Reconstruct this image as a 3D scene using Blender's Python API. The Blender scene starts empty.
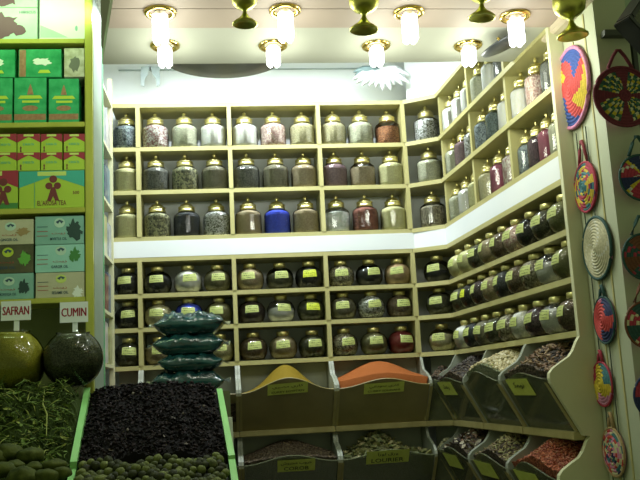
import bpy, bmesh, math, random
from mathutils import Vector, Matrix
from mathutils.geometry import tessellate_polygon
random.seed(7)
PI = math.pi
scene = bpy.context.scene
COL = scene.collection

# ------------------------------------------------------------------ camera
CAM = Vector((0.4167, -4.3533, 1.4003))
FW = Vector((0.11664755, 0.97828708, 0.17131182))
RT = Vector((0.99267959, -0.10940353, -0.05116742))
UP = Vector((0.03131431, -0.1760263, 0.98388727))
FPX = 843.78
cd = bpy.data.cameras.new('camera'); cam = bpy.data.objects.new('camera', cd); COL.objects.link(cam)
cd.sensor_width = 36; cd.lens = FPX / 640 * 36; cd.clip_start = 0.05
M = Matrix((RT, UP, -FW)).transposed().to_4x4(); M.translation = CAM
cam.matrix_world = M
scene.camera = cam

# ------------------------------------------------------------------ world, exposure
w = bpy.data.worlds.new('world'); scene.world = w; w.use_nodes = True
w.node_tree.nodes['Background'].inputs[0].default_value = (0.66, 0.76, 0.40, 1)
w.node_tree.nodes['Background'].inputs[1].default_value = 0.34
scene.view_settings.view_transform = 'Standard'; scene.view_settings.look = 'None'
scene.view_settings.gamma = 1; scene.view_settings.use_curve_mapping = False
scene.view_settings.exposure = 0.0

LAMP_POWER = 2.5
COVE_POWER = 40
CABINET_POWER = 2.6

def at(u, v, Y):
    d = FW + RT * ((u - 320) / FPX) - UP * ((v - 240) / FPX)
    return CAM + d * ((Y - CAM.y) / d.y)
def atx(u, v, X):
    d = FW + RT * ((u - 320) / FPX) - UP * ((v - 240) / FPX)
    return CAM + d * ((X - CAM.x) / d.x)

# ------------------------------------------------------------------ materials
MATS = {}
def mat(name, col, rough=0.6, metal=0.0, spec=0.5):
    if name in MATS: return MATS[name]
    m = bpy.data.materials.new(name); m.use_nodes = True
    b = m.node_tree.nodes['Principled BSDF']
    b.inputs['Base Color'].default_value = (*col, 1); b.inputs['Roughness'].default_value = rough
    b.inputs['Metallic'].default_value = metal; b.inputs['Specular IOR Level'].default_value = spec
    MATS[name] = m
    return m
def noisy(name, c1, c2, scale=8, rough=0.6, bump=0.0, metal=0.0, stretch=(1, 1, 1), spec=0.5):
    if name in MATS: return MATS[name]
    m = mat(name, c1, rough, metal, spec); nt = m.node_tree; N = nt.nodes; L = nt.links
    tc = N.new('ShaderNodeTexCoord'); mp = N.new('ShaderNodeMapping'); mp.inputs['Scale'].default_value = stretch
    n = N.new('ShaderNodeTexNoise'); n.inputs['Scale'].default_value = scale; n.inputs['Detail'].default_value = 4
    r = N.new('ShaderNodeValToRGB'); r.color_ramp.elements[0].position = 0.35; r.color_ramp.elements[1].position = 0.65
    r.color_ramp.elements[0].color = (*c1, 1); r.color_ramp.elements[1].color = (*c2, 1)
    L.new(tc.outputs['Object'], mp.inputs['Vector']); L.new(mp.outputs[0], n.inputs['Vector']); L.new(n.outputs[0], r.inputs[0])
    L.new(r.outputs[0], N['Principled BSDF'].inputs['Base Color'])
    if bump:
        b = N.new('ShaderNodeBump'); b.inputs['Strength'].default_value = bump; b.inputs['Distance'].default_value = 0.01
        L.new(n.outputs[0], b.inputs['Height']); L.new(b.outputs[0], N['Principled BSDF'].inputs['Normal'])
    return m
def grain(name, c1, c2, scale=160, bump=0.6, rough=0.8, contrast=0.5):
    """loose grains: random colour per voronoi cell, rounded bump"""
    if name in MATS: return MATS[name]
    m = mat(name, c1, rough, 0, 0.25); nt = m.node_tree; N = nt.nodes; L = nt.links
    tc = N.new('ShaderNodeTexCoord')
    v = N.new('ShaderNodeTexVoronoi'); v.inputs['Scale'].default_value = scale
    s = N.new('ShaderNodeSeparateColor')
    r = N.new('ShaderNodeValToRGB'); e = r.color_ramp.elements
    e[0].position = 0.5 - contrast / 2; e[1].position = 0.5 + contrast / 2
    e[0].color = (*c1, 1); e[1].color = (*c2, 1)
    L.new(tc.outputs['Object'], v.inputs['Vector']); L.new(v.outputs['Color'], s.inputs[0]); L.new(s.outputs[0], r.inputs[0])
    L.new(r.outputs[0], N['Principled BSDF'].inputs['Base Color'])
    b = N.new('ShaderNodeBump'); b.inputs['Strength'].default_value = bump; b.inputs['Distance'].default_value = 0.006; b.invert = True
    L.new(v.outputs['Distance'], b.inputs['Height']); L.new(b.outputs[0], N['Principled BSDF'].inputs['Normal'])
    return m
def emit(name, col, s):
    m = bpy.data.materials.new(name); m.use_nodes = True; nt = m.node_tree; nt.nodes.clear()
    e = nt.nodes.new('ShaderNodeEmission'); e.inputs[0].default_value = (*col, 1); e.inputs[1].default_value = s
    o = nt.nodes.new('ShaderNodeOutputMaterial'); nt.links.new(e.outputs[0], o.inputs[0]); return m
def glassy(name, tint, gloss_ior=1.45, body=0.0, bodycol=(0.2, 0.2, 0.1)):
    """thin glass / acrylic: transparent with a fresnel reflection, optional milky body"""
    m = bpy.data.materials.new(name); m.use_nodes = True; nt = m.node_tree; N = nt.nodes; L = nt.links; N.clear()
    t = N.new('ShaderNodeBsdfTransparent'); t.inputs[0].default_value = (*tint, 1)
    d = N.new('ShaderNodeBsdfDiffuse'); d.inputs[0].default_value = (*bodycol, 1)
    g = N.new('ShaderNodeBsdfGlossy'); g.inputs['Roughness'].default_value = 0.06
    f = N.new('ShaderNodeFresnel'); f.inputs[0].default_value = gloss_ior
    a = N.new('ShaderNodeMixShader'); a.inputs[0].default_value = body
    b = N.new('ShaderNodeMixShader'); o = N.new('ShaderNodeOutputMaterial')
    L.new(t.outputs[0], a.inputs[1]); L.new(d.outputs[0], a.inputs[2])
    L.new(f.outputs[0], b.inputs[0]); L.new(a.outputs[0], b.inputs[1]); L.new(g.outputs[0], b.inputs[2]); L.new(b.outputs[0], o.inputs[0])
    MATS[name] = m; return m

CREAM = noisy('cream_paint', (0.40, 0.37, 0.15), (0.46, 0.43, 0.19), 5, 0.45)
ENDPAINT = noisy('end_panel_paint', (0.55, 0.56, 0.34), (0.62, 0.62, 0.40), 4, 0.5)
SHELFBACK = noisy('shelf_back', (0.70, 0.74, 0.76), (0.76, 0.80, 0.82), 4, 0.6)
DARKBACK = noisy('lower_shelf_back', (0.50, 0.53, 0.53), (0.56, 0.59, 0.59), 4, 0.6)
FRIEZE = noisy('frieze_white', (0.72, 0.77, 0.78), (0.76, 0.80, 0.80), 3, 0.5)
WALLW = noisy('white_wall', (0.78, 0.83, 0.85), (0.83, 0.87, 0.88), 2, 0.7)
CEIL = noisy('ceiling_panel', (0.36, 0.37, 0.30), (0.40, 0.41, 0.34), 2, 0.6)
CEIL2 = noisy('ceiling_front_panel', (0.33, 0.27, 0.22), (0.37, 0.30, 0.24), 2, 0.6)
BRASS = noisy('brass', (0.85, 0.60, 0.16), (0.92, 0.72, 0.26), 30, 0.22, 0, 1.0)
GOLDLID = noisy('gold_lid', (0.66, 0.58, 0.20), (0.78, 0.72, 0.34), 40, 0.28, 0, 0.85)
GLASS = glassy('jar_glass', (0.97, 0.985, 0.975), 1.42)
WOODRAIL = noisy('bin_rail_paint', (0.30, 0.26, 0.10), (0.38, 0.33, 0.14), 12, 0.5)
BLACK = mat('black_plastic', (0.012, 0.012, 0.012), 0.5)
INK = mat('ink_dark', (0.03, 0.05, 0.01), 0.7)

# ------------------------------------------------------------------ mesh helpers
def link(name, bm, m, parent=None, smooth=False, loc=None):
    me = bpy.data.meshes.new(name)
    bmesh.ops.recalc_face_normals(bm, faces=bm.faces)
    bm.to_mesh(me); bm.free()
    if isinstance(m, (list, tuple)):
        for k in m: me.materials.append(k)
    elif m: me.materials.append(m)
    if smooth:
        for p in me.polygons: p.use_smooth = True
    o = bpy.data.objects.new(name, me); COL.objects.link(o)
    if parent: o.parent = parent
    if loc is not None: o.location = loc
    return o
def tag(o, label, cat, group=None, kind=None):
    o['label'] = label; o['category'] = cat
    if group: o['group'] = group
    if kind: o['kind'] = kind
    return o
def empty(name, loc, label, cat, group=None, rot=(0, 0, 0)):
    o = bpy.data.objects.new(name, None); COL.objects.link(o); o.location = loc; o.rotation_euler = rot
    o.empty_display_size = 0.05
    return tag(o, label, cat, group)
def struct(o): o['kind'] = 'structure'; return o
def copy_tree(o, parent=None, loc=None, rot=None):
    c = o.copy(); COL.objects.link(c)
    if parent: c.parent = parent
    if loc is not None: c.location = loc
    if rot is not None: c.rotation_euler = rot
    for ch in list(o.children): copy_tree(ch, c)
    return c
def box(bm, x0, x1, y0, y1, z0, z1):
    v = [bm.verts.new((x, y, z)) for x in (x0, x1) for y in (y0, y1) for z in (z0, z1)]
    for f in ((0, 1, 3, 2), (4, 6, 7, 5), (0, 4, 5, 1), (2, 3, 7, 6), (0, 2, 6, 4), (1, 5, 7, 3)): bm.faces.new([v[i] for i in f])
def bx(x0, x1, y0, y1, z0, z1, bevel=0.0):
    bm = bmesh.new(); box(bm, x0, x1, y0, y1, z0, z1)
    if bevel: bmesh.ops.bevel(bm, geom=bm.edges[:], offset=bevel, segments=2, affect='EDGES')
    return bm
def prism(pts, axis_vec, bm=None):
    """closed polygon of 3D points extruded by axis_vec"""
    bm = bm or bmesh.new(); a = Vector(axis_vec)
    A = [bm.verts.new(Vector(p)) for p in pts]; B = [bm.verts.new(Vector(p) + a) for p in pts]
    n = len(pts)
    if n <= 4: bm.faces.new(A[::-1]); bm.faces.new(B)
    else:
        for t in tessellate_polygon([[Vector(p) for p in pts]]):
            bm.faces.new([A[i] for i in t][::-1]); bm.faces.new([B[i] for i in t])
    for i in range(n): bm.faces.new((A[i], A[(i + 1) % n], B[(i + 1) % n], B[i]))
    return bm
def lathe(prof, seg=24, bm=None, c=(0, 0, 0), wob=0):
    bm = bm or bmesh.new(); rings = []; c = Vector(c)
    for r, z in prof:
        if r < 1e-6: rings.append([bm.verts.new(c + Vector((0, 0, z)))])
        else: rings.append([bm.verts.new(c + Vector((r * math.cos(2 * PI * k / seg), r * math.sin(2 * PI * k / seg), z))) for k in range(seg)])
    for a, b in zip(rings, rings[1:]):
        for k in range(seg):
            k2 = (k + 1) % seg
            q = [a[0] if len(a) == 1 else a[k], a[0] if len(a) == 1 else a[k2], b[0] if len(b) == 1 else b[k2], b[0] if len(b) == 1 else b[k]]
            q2 = []
            for v in q:
                if v not in q2: q2.append(v)
            if len(q2) > 2: bm.faces.new(q2)
    return bm
def tube(path, r, seg=8, bm=None, closed=False):
    bm = bm or bmesh.new(); path = [Vector(p) for p in path]; n = len(path); rings = []
    rr = r if isinstance(r, (list, tuple)) else [r] * n
    for i, p in enumerate(path):
        t = ((path[(i + 1) % n] if closed or i < n - 1 else p) - (path[i - 1] if closed or i > 0 else p)).normalized()
        a = Vector((0, 0, 1)) if abs(t.z) < 0.9 else Vector((1, 0, 0))
        x = t.cross(a).normalized(); y = t.cross(x)
        rings.append([bm.verts.new(p + x * rr[i] * math.cos(2 * PI * k / seg) + y * rr[i] * math.sin(2 * PI * k / seg)) for k in range(seg)])
    for i in range(n if closed else n - 1):
        a, b = rings[i], rings[(i + 1) % n]
        for k in range(seg): bm.faces.new((a[k], a[(k + 1) % seg], b[(k + 1) % seg], b[k]))
    if not closed: bm.faces.new(rings[0]); bm.faces.new(rings[-1][::-1])
    return bm
def text_bm(body, size, origin, right, up, width=None, thick=0.0008, bold=0.012):
    """lettering as real thin mesh, centred at origin, in the plane right/up"""
    c = bpy.data.curves.new('lettering', 'FONT'); c.body = body; c.size = 1; c.extrude = 0; c.offset = bold; c.resolution_u = 2
    c.align_x = 'CENTER'; c.align_y = 'CENTER'
    o = bpy.data.objects.new('lettering', c); COL.objects.link(o)
    dg = bpy.context.evaluated_depsgraph_get(); dg.update()
    me = bpy.data.meshes.new_from_object(o.evaluated_get(dg))
    bpy.data.objects.remove(o); bpy.data.curves.remove(c)
    bm = bmesh.new(); bm.from_mesh(me); bpy.data.meshes.remove(me)
    R_, U_ = Vector(right).normalized(), Vector(up).normalized(); Nn = R_.cross(U_)
    xs = [v.co.x for v in bm.verts] or [0, 1]; ys = [v.co.y for v in bm.verts] or [0, 1]
    sx = width / (max(xs) - min(xs)) if width else size
    cx = (max(xs) + min(xs)) / 2; cy = (max(ys) + min(ys)) / 2
    sy = size / (max(ys) - min(ys)) if width else size
    for v in bm.verts: v.co = Vector(origin) + R_ * ((v.co.x - cx) * sx) + U_ * ((v.co.y - cy) * sy) + Nn * thick
    return bm

# ------------------------------------------------------------------ layout numbers (metres)
BAY = 0.48
Z = [2.916, 2.676, 2.4434, 2.1968, 2.0892, 1.9023, 1.7297, 1.539]
A_ = 0.043
P0 = Vector((1.589, -0.0995, 0)); WD = Vector((math.sin(A_), -math.cos(A_), 0)); WN = Vector((-math.cos(A_), -math.sin(A_), 0))
L_ = 1.389
P1 = P0 + WD * L_
DEP = 0.2
XL = -0.125
TH = 0.022

# ------------------------------------------------------------------ structure
def flat(name, pts, m):
    bm = bmesh.new(); bm.faces.new([bm.verts.new(p) for p in pts]); return bm
struct(link('floor', bx(-1.6, 3.2, -5.2, 0.5, -0.05, 0.0), noisy('floor_tile', (0.10, 0.10, 0.08), (0.14, 0.13, 0.10), 6, 0.5)))
struct(link('wall_back', bx(-1.6, 2.4, DEP + 0.012, DEP + 0.1, 0, 3.35), WALLW))
rb0 = P0 - WN * (DEP + 0.02) + Vector((0, 0.5, 0))
rb1 = P1 - WN * (DEP + 0.02)
struct(link('wall_right', prism([rb0, rb1, rb1 + Vector((0.1, 0, 0)), rb0 + Vector((0.1, 0, 0))], (0, 0, 3.35)), WALLW))
struct(link('wall_left', bx(-1.6, -1.5, -0.9, DEP, 0, 3.35), WALLW))
struct(link('ceiling', bx(-1.6, 2.4, -1.1, 0.4, 3.3, 3.36), WALLW))
# lowered ceiling slab with its front part in a browner tone
def slab(ya, yb, z, bm=None):
    e = lambda y: -0.02 - (y + 1.165) * .20
    return prism([(e(ya), ya, z), (1.70, ya, z), (1.70, yb, z), (e(yb), yb, z)], (0, 0, 2.74 - z), bm)
struct(link('trim_1', slab(-1.506, -1.165, 2.68), CEIL))
bm = slab(-1.660, -1.508, 2.676); slab(-2.7, -1.664, 2.676, bm)
struct(link('trim_2', bm, CEIL2))
struct(link('trim_3', bx(-0.02, 1.85, -1.20, -1.168, 2.742, 3.3), CEIL))
# cornice along the right edge of the lowered ceiling
bm = prism([(1.655, -1.43, 2.679), (1.655, -1.43, 2.655), (1.668, -1.43, 2.648), (1.695, -1.43, 2.648), (1.70, -1.43, 2.679)], (0.03, -1.2, 0))
struct(link('trim_4', bm, noisy('cornice_paint', (0.42, 0.36, 0.24), (0.50, 0.43, 0.30), 5, 0.5)))
# frieze strips between upper and lower shelving and above it
zf0, zf1 = Z[4] + TH / 2, Z[3] - TH / 2
struct(link('trim_5', bx(-0.13, 1.44, -0.001, 0.02, zf0, zf1), FRIEZE))
c0, c1 = Vector((1.44, 0, 0)), P0
def wallstrip(a, b, z0, z1, t=0.02):
    a = Vector(a); b = Vector(b); d = (b - a).normalized(); n = Vector((-d.y, d.x, 0))
    return prism([a + Vector((0, 0, z0)), b + Vector((0, 0, z0)), b + n * t + Vector((0, 0, z0)), a + n * t + Vector((0, 0, z0))], (0, 0, z1 - z0))
struct(link('trim_6', wallstrip(c0, c1, zf0, zf1), FRIEZE))
struct(link('trim_7', wallstrip(P0, P1, zf0, zf1), FRIEZE))
# sloped cove frieze over the corner and the right shelving
struct(link('trim_8', wallstrip(c0 + Vector((0.03, 0.06, 0)), c1 + Vector((0.03, 0.03, 0)), Z[0] + 0.012, 3.3), WALLW))
struct(link('trim_9', wallstrip(P0 + Vector((0.03, 0.04, 0)), P1 + Vector((0.05, 0, 0)), Z[0] + 0.012, 3.3), WALLW))

# ------------------------------------------------------------------ shelving
def shelving(name, label, a, b, divs, zs, backmat, rec=0.0):
    a = Vector(a); b = Vector(b); d = (b - a); Ln = d.length; d.normalize(); n = Vector((-d.y, d.x, 0))  # n points into the wall
    root = empty(name, (a + b) / 2 + Vector((0, 0, min(zs) - TH / 2)), label, 'shelving')
    inv = Matrix.Translation(-root.location)
    def add(nm, bm, m):
        bmesh.ops.transform(bm, matrix=inv, verts=bm.verts); return link(nm, bm, m, root)
    for z in zs:
        p = [a, b, b + n * DEP, a + n * DEP]
        add('shelf', prism([q + Vector((0, 0, z - TH / 2)) for q in p], (0, 0, TH)), CREAM)
    for t in divs:
        c = a + d * t; q = [c - d * 0.011, c + d * 0.011, c + d * 0.011 + n * (DEP - .001), c - d * 0.011 + n * (DEP - .001)]
        q = [x - n * (0.003 if not rec else -rec) for x in q[:2]] + q[2:]
        for z0, z1 in zip(sorted(zs), sorted(zs)[1:]):
            add('divider', prism([x + Vector((0, 0, z0 + TH / 2)) for x in q], (0, 0, z1 - z0 - TH)), CREAM)
    q = [a + n * DEP, b + n * DEP, b + n * (DEP + 0.01), a + n * (DEP + 0.01)]
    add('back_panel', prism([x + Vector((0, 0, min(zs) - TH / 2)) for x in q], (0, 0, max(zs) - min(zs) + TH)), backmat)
    return root
UPZ, LOZ = Z[0:4], Z[4:8]
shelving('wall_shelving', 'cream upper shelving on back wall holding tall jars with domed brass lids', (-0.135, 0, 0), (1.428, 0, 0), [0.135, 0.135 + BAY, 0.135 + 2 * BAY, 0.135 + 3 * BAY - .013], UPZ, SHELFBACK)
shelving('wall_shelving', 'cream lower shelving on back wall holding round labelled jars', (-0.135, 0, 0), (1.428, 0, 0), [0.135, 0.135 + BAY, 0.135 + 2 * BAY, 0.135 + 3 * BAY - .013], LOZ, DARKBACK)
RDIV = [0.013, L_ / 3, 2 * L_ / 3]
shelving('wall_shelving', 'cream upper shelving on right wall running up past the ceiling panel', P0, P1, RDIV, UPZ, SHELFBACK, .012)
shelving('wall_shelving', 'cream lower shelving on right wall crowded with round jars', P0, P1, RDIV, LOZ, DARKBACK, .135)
def corner_unit(label, zs, backmat):
    root = empty('corner_shelving', (1.52, 0, min(zs) - TH / 2), label, 'shelving'); inv = Matrix.Translation(-root.location)
    poly = [Vector((1.43, 0, 0)), P0 + Vector((-.001, 0.001, 0)), P0 - WN * DEP + Vector((0, .002, 0)), Vector((P0.x + DEP, DEP, 0)), Vector((1.43, DEP, 0))]
    for z in zs:
        bm = prism([p + Vector((0, 0, z - TH / 2)) for p in poly], (0, 0, TH)); bmesh.ops.transform(bm, matrix=inv, verts=bm.verts); link('shelf', bm, CREAM, root)
    bm = prism([(1.432, DEP, min(zs)), (P0.x + DEP - .01, DEP, min(zs)), (P0.x + DEP - .01, DEP + .01, min(zs)), (1.432, DEP + .01, min(zs))], (0, 0, max(zs) - min(zs)))
    bmesh.ops.transform(bm, matrix=inv, verts=bm.verts); link('back_panel', bm, backmat, root)
corner_unit('narrow angled corner shelving, upper part with one brass-lidded jar per shelf', UPZ, SHELFBACK)
corner_unit('narrow angled corner shelving, lower part with one round jar per shelf', LOZ, DARKBACK)

# end board of right shelving facing the viewer and the scalloped bin end below it
def rp(t, out, z):  # point on the right wall: t metres along, out metres into the room
    return P0 + WD * t + WN * out + Vector((0, 0, z))
e = empty('end_panel', rp(L_, 0, 0.0), 'tall cream painted end panel of the right shelving with scalloped lower edge', 'panel')
prof = []
def scallop(z0, z1, lip, s=1.0):
    """outline of one bin from top z0 to bottom z1, as (out, z)"""
    h = z0 - z1
    pts = [(0.0, z0), (0.012, z0 - .05 * h), (0.028, z0 - .14 * h), (0.045, z0 - .2 * h), (0.6 * lip, z0 - .25 * h), (0.86 * lip, z0 - .31 * h), (0.98 * lip, z0 - .36 * h), (lip, z0 - .41 * h), (0.97 * lip, z0 - .46 * h)]
    pts += [(0.02, z1)]
    return pts
BZ = [1.528, 1.19, 0.845]
o = [(0.0, Z[0] + .01)] + scallop(BZ[0], BZ[1], 0.125) + scallop(BZ[1] - .003, BZ[2], 0.125) + [(0.0, 0.80), (0.0, 0.0), (-0.09, 0.0), (-0.09, Z[0] + .01)]
bm = prism([rp(L_ + 0.0015, q[0], q[1]) - Vector((0, 0, 0)) for q in o], WD * 0.022)
bmesh.ops.transform(bm, matrix=Matrix.Translation(-e.location), verts=bm.verts)
link('board', bm, ENDPAINT, e)

# ------------------------------------------------------------------ jars
def C(*a): return tuple(x / 255.0 for x in a)
def lin(c): return tuple(((x / 255) ** 2.2) for x in c)
K = {  # content name: (colour1, colour2, grain scale, words)
 'bluegrey': ((120, 135, 145), (60, 70, 85), 110, 'blue grey leaves'), 'redwhite': ((120, 60, 60), (190, 180, 175), 90, 'red and white petals'),
 'greybeige': ((170, 168, 145), (140, 140, 118), 160, 'greyish beige seeds'), 'pale': ((205, 210, 190), (185, 190, 165), 150, 'pale whitish grains'),
 'pink': ((150, 100, 100), (185, 160, 155), 90, 'pinkish brown petals'), 'beige': ((175, 165, 125), (145, 135, 95), 170, 'beige grains'),
 'orangeflake': ((150, 100, 60), (95, 55, 30), 120, 'orange brown flakes'), 'speckle': ((200, 200, 180), (70, 75, 50), 110, 'speckled pale leaves'),
 'cream': ((190, 182, 125), (170, 160, 105), 200, 'cream yellow powder'), 'darkgrey': ((60, 62, 60), (95, 95, 88), 130, 'dark grey grains'),
 'darkleaf': ((60, 62, 45), (140, 138, 95), 80, 'dark green leaves'), 'greybrown': ((115, 108, 85), (90, 84, 64), 180, 'greyish brown powder'),
 'mauve': ((125, 90, 100), (95, 65, 78), 170, 'mauve powder'), 'tan': ((150, 130, 95), (125, 105, 75), 170, 'tan powder'),
 'charcoal': ((45, 50, 58), (25, 28, 34), 150, 'charcoal black seeds'), 'blue': ((25, 60, 190), (15, 40, 150), 180, 'bright blue powder'),
 'cotton': ((205, 210, 208), (150, 158, 158), 45, 'white lumps'), 'redberry': ((95, 35, 25), (140, 70, 55), 110, 'dark red berries'),
 'brownspeckle': ((70, 55, 40), (150, 140, 115), 100, 'dark brown bark'), 'black': ((25, 28, 20), (12, 12, 10), 130, 'blackish seeds'),
 'olive': ((110, 105, 60), (85, 80, 42), 180, 'olive brown powder'), 'white': ((215, 222, 222), (195, 205, 205), 180, 'white crystals'),
 'maroon': ((60, 35, 35), (35, 20, 20), 140, 'dark maroon petals'), 'brown': ((105, 82, 55), (70, 52, 35), 130, 'brown seeds'),
 'redpowder': ((120, 18, 20), (90, 10, 14), 200, 'deep red powder'), 'olivegreen': ((120, 120, 62), (95, 95, 48), 200, 'olive green powder'),
 'purple': ((85, 55, 70), (45, 30, 42), 120, 'dark purple petals'), 'magenta': ((135, 65, 85), (110, 50, 70), 180, 'magenta powder'),
 'teal': ((75, 95, 95), (40, 55, 55), 120, 'dark teal leaves'), 'pinkwhite': ((205, 190, 180), (190, 172, 160), 180, 'pinkish white powder'),
 'orangetan': ((165, 130, 85), (140, 105, 65), 190, 'orange tan powder'), 'dkolive': ((70, 70, 38), (45, 46, 24), 120, 'dark olive leaves'),
}
def kmat(k):
    c1, c2, s, _ = K[k]; c1, c2 = lin(c1), lin(c2)
    def f(c):
        l = sum(c) / 3; m = .12 if k in ('blue', 'redpowder', 'magenta', 'orangeflake') else .38
        return tuple(min(.75, (q * (1 - m) + l * m * t) * 1.6 + .028) for q, t in zip(c, (1.0, 1.06, .82)))
    return grain('spice_' + k, f(c1), f(c2), s * 1.6, contrast=.8)
GLP = [(0.0, 0.001), (0.060, 0.001), (0.068, 0.008), (0.070, 0.022), (0.070, 0.108), (0.066, 0.121), (0.054, 0.131), (0.041, 0.135), (0.040, 0.142)]
LIDP = [(0.0, 0.139), (0.043, 0.139), (0.045, 0.141), (0.045, 0.148), (0.043, 0.150), (0.043, 0.161), (0.045, 0.163), (0.044, 0.166), (0.034, 0.169), (0.031, 0.178), (0.022, 0.183), (0.011, 0.186), (0.007, 0.191), (0.011, 0.197), (0.010, 0.203), (0.005, 0.208), (0.0, 0.209)]
RG = [(0.0, 0.001), (0.036, 0.001), (0.056, 0.010), (0.070, 0.032), (0.0745, 0.058), (0.070, 0.085), (0.056, 0.106), (0.037, 0.116), (0.029, 0.120), (0.029, 0.126)]
RL = [(0.0, 0.120), (0.031, 0.120), (0.033, 0.122), (0.033, 0.140), (0.031, 0.143), (0.0, 0.143)]
def fillprof(prof, fill, dome=0.01):
    out = [(0.0, 0.006)]; zt = fill * (0.136 if prof is GLP else 0.120)
    last = None
    for r, z in prof[1:]:
        if z > zt: break
        out.append((max(r - 0.0025, 0.001), max(z, 0.004))); last = r
    nxt = [p for p in prof if p[1] > zt]
    if nxt and last: out.append((min(nxt[0][0], last) - 0.005, zt))
    r = out[-1][0]
    out += [(r * 0.7, zt + dome * .6), (r * 0.35, zt + dome), (0, zt + dome * 1.1)]
    return out
def mesh_of(name, bm, m=None, smooth=True):
    bmesh.ops.recalc_face_normals(bm, faces=bm.faces)
    me = bpy.data.meshes.new(name); bm.to_mesh(me); bm.free()
    for p in me.polygons: p.use_smooth = smooth
    if m: me.materials.append(m)
    return me
TALL = mesh_of('jar_body_tall', lathe(GLP, 20), GLASS, False); TLID = mesh_of('brass_lid_tall', lathe(LIDP), GOLDLID)
ROUND = mesh_of('jar_body_round', lathe(RG), GLASS); RLID = mesh_of('gold_lid_round', lathe(RL), GOLDLID)
FILLS = {}
def fillmesh(kind, fill):
    key = (kind, fill)
    if key not in FILLS:
        me = mesh_of('contents_' + kind, lathe(fillprof(GLP if kind == 'tall' else RG, fill)), kmat('beige'))
        FILLS[key] = me
    return FILLS[key]
# paper label, a curved patch hugging the round jar, with ink scribble as its own sub-part mesh
def patch(w_, z0, z1, off, tilt=0.0, n=8, strokes=None):
    bm = bmesh.new()
    def P(a, z):
        r = 0
        for (r0, za), (r1, zb) in zip(RG[1:], RG[2:]):
            if za <= z <= zb: r = r0 + (r1 - r0) * (z - za) / (zb - za)
        return Vector(((r + off) * math.sin(a), -(r + off) * math.cos(a), z))
    if strokes is None:
        g = [[bm.verts.new(P(-w_ / 2 + w_ * i / n, z0 + (z1 - z0) * j / 5 + tilt * (-.5 + i / n))) for i in range(n + 1)] for j in range(6)]
        for j in range(5):
            for i in range(n): bm.faces.new((g[j][i], g[j][i + 1], g[j + 1][i + 1], g[j + 1][i]))
    else:
        rnd = random.Random(3)
        for row in strokes:
            a = -w_ * .38
            while a < w_ * .36:
                da = rnd.uniform(.04, .13); h = rnd.uniform(.0015, .004); zz = row + rnd.uniform(-.002, .002) + tilt * (a / w_)
                q = [P(a, zz), P(a + da, zz), P(a + da, zz + h), P(a, zz + h)]
                bm.faces.new([bm.verts.new(x) for x in q]); a += da + rnd.uniform(.02, .06)
    return bm
LABELM = noisy('label_paper', (0.40, 0.46, 0.13), (0.48, 0.54, 0.18), 30, 0.6)
LABELY = noisy('label_bright_yellow', (0.50, 0.58, 0.02), (0.58, 0.66, 0.04), 30, 0.6)
LABELS = [mesh_of('paper_label', patch(.98, 0.056, 0.094, .0012, t), LABELM) for t in (0.006, -0.003, 0.003)]
INKS = [mesh_of('ink_marks', patch(1.05, 0, 0, .0018, t, strokes=(0.062, 0.074, 0.085)), INK) for t in (0.006, -0.003, 0.003)]
GRP_T = 'tall glass jars with domed brass lids'; GRP_R = 'round glass jars with gold lids and paper labels'
def part(name, me, parent, m=None):
    o = bpy.data.objects.new(name, me); COL.objects.link(o); o.parent = parent
    if m: o.material_slots[0].link = 'OBJECT'; o.material_slots[0].material = m
    return o
def jar(kind, key, pos, rz, where, fill=0.9, yellow=False, sc=1.0):
    words = K[key][3]
    r = empty('tall_jar' if kind == 'tall' else 'round_jar', pos, 'glass jar of %s, %s' % (words, where), 'jar', GRP_T if kind == 'tall' else GRP_R, (0, 0, rz))
    r.scale = (sc, sc, sc)
    part('jar_body', TALL if kind == 'tall' else ROUND, r)
    part('contents', fillmesh(kind, fill), r, kmat(key))
    part('lid', TLID if kind == 'tall' else RLID, r)
    if kind == 'round':
        i = random.randrange(3)
        lb = part('paper_label', LABELS[i], r, LABELY if yellow else None)
        part('ink_marks', INKS[i], lb)
        if yellow: lb['label'] = 'bright yellow paper label'
    return r
ORD = {1: ['only'], 2: ['left', 'right'], 3: ['left', 'middle', 'right'], 4: ['leftmost', 'second', 'third', 'rightmost']}
ROWT = ['top', 'second', 'third']; ROWL = ['upper', 'middle', 'bottom']
BAYN = ['left bay', 'middle bay', 'right bay']
def backrow(kind, row, data):
    z = Z[(1 if kind == 'tall' else 5) + row] + TH / 2 + .0005
    rn = (ROWT[row] + ' tall-jar shelf') if kind == 'tall' else (ROWL[row] + ' round-jar shelf')
    for bay, items in enumerate(data):
        for i, it in enumerate(items):
            if it is None: continue
            key, fill, yl = (it + (None, None))[:3] if isinstance(it, tuple) else (it, 0.95, False)
            if bay == 0: x = -0.068; where = 'half hidden at far left, %s' % rn
            else: x = (bay - 1) * BAY + 0.085 + i * 0.155 + random.uniform(-.003, .003); where = '%s in back %s, %s' % (ORD[3][i], BAYN[bay - 1], rn)
            jar(kind, key, (x, 0.078 + random.uniform(-.006, .006), z), random.uniform(-.25, .25), where, fill or .95, bool(yl), 1.0 if kind == 'tall' else random.uniform(.99, 1.015))
backrow('tall', 0, [['bluegrey'], ['redwhite', 'greybeige', 'pale'], ['pale', 'pink', 'beige'], ['beige', 'greybeige', ('orangeflake', .75)]])
backrow('tall', 1, [['cream'], ['darkgrey', 'darkleaf', 'greybrown'], ['darkgrey', 'greybrown', 'tan'], ['mauve', ('tan', .8), 'cream']])
backrow('tall', 2, [['cream'], ['darkleaf', 'charcoal', 'speckle'], ['tan', 'blue', 'tan'], [('cotton', .8), 'redberry', 'cream']])
backrow('round', 0, [['black'], [('black', .8), 'pale', 'olive'], ['tan', ('dkolive', .7), ('black', .9, True)], ['brownspeckle', ('black', .75), 'orangetan']])
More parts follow.
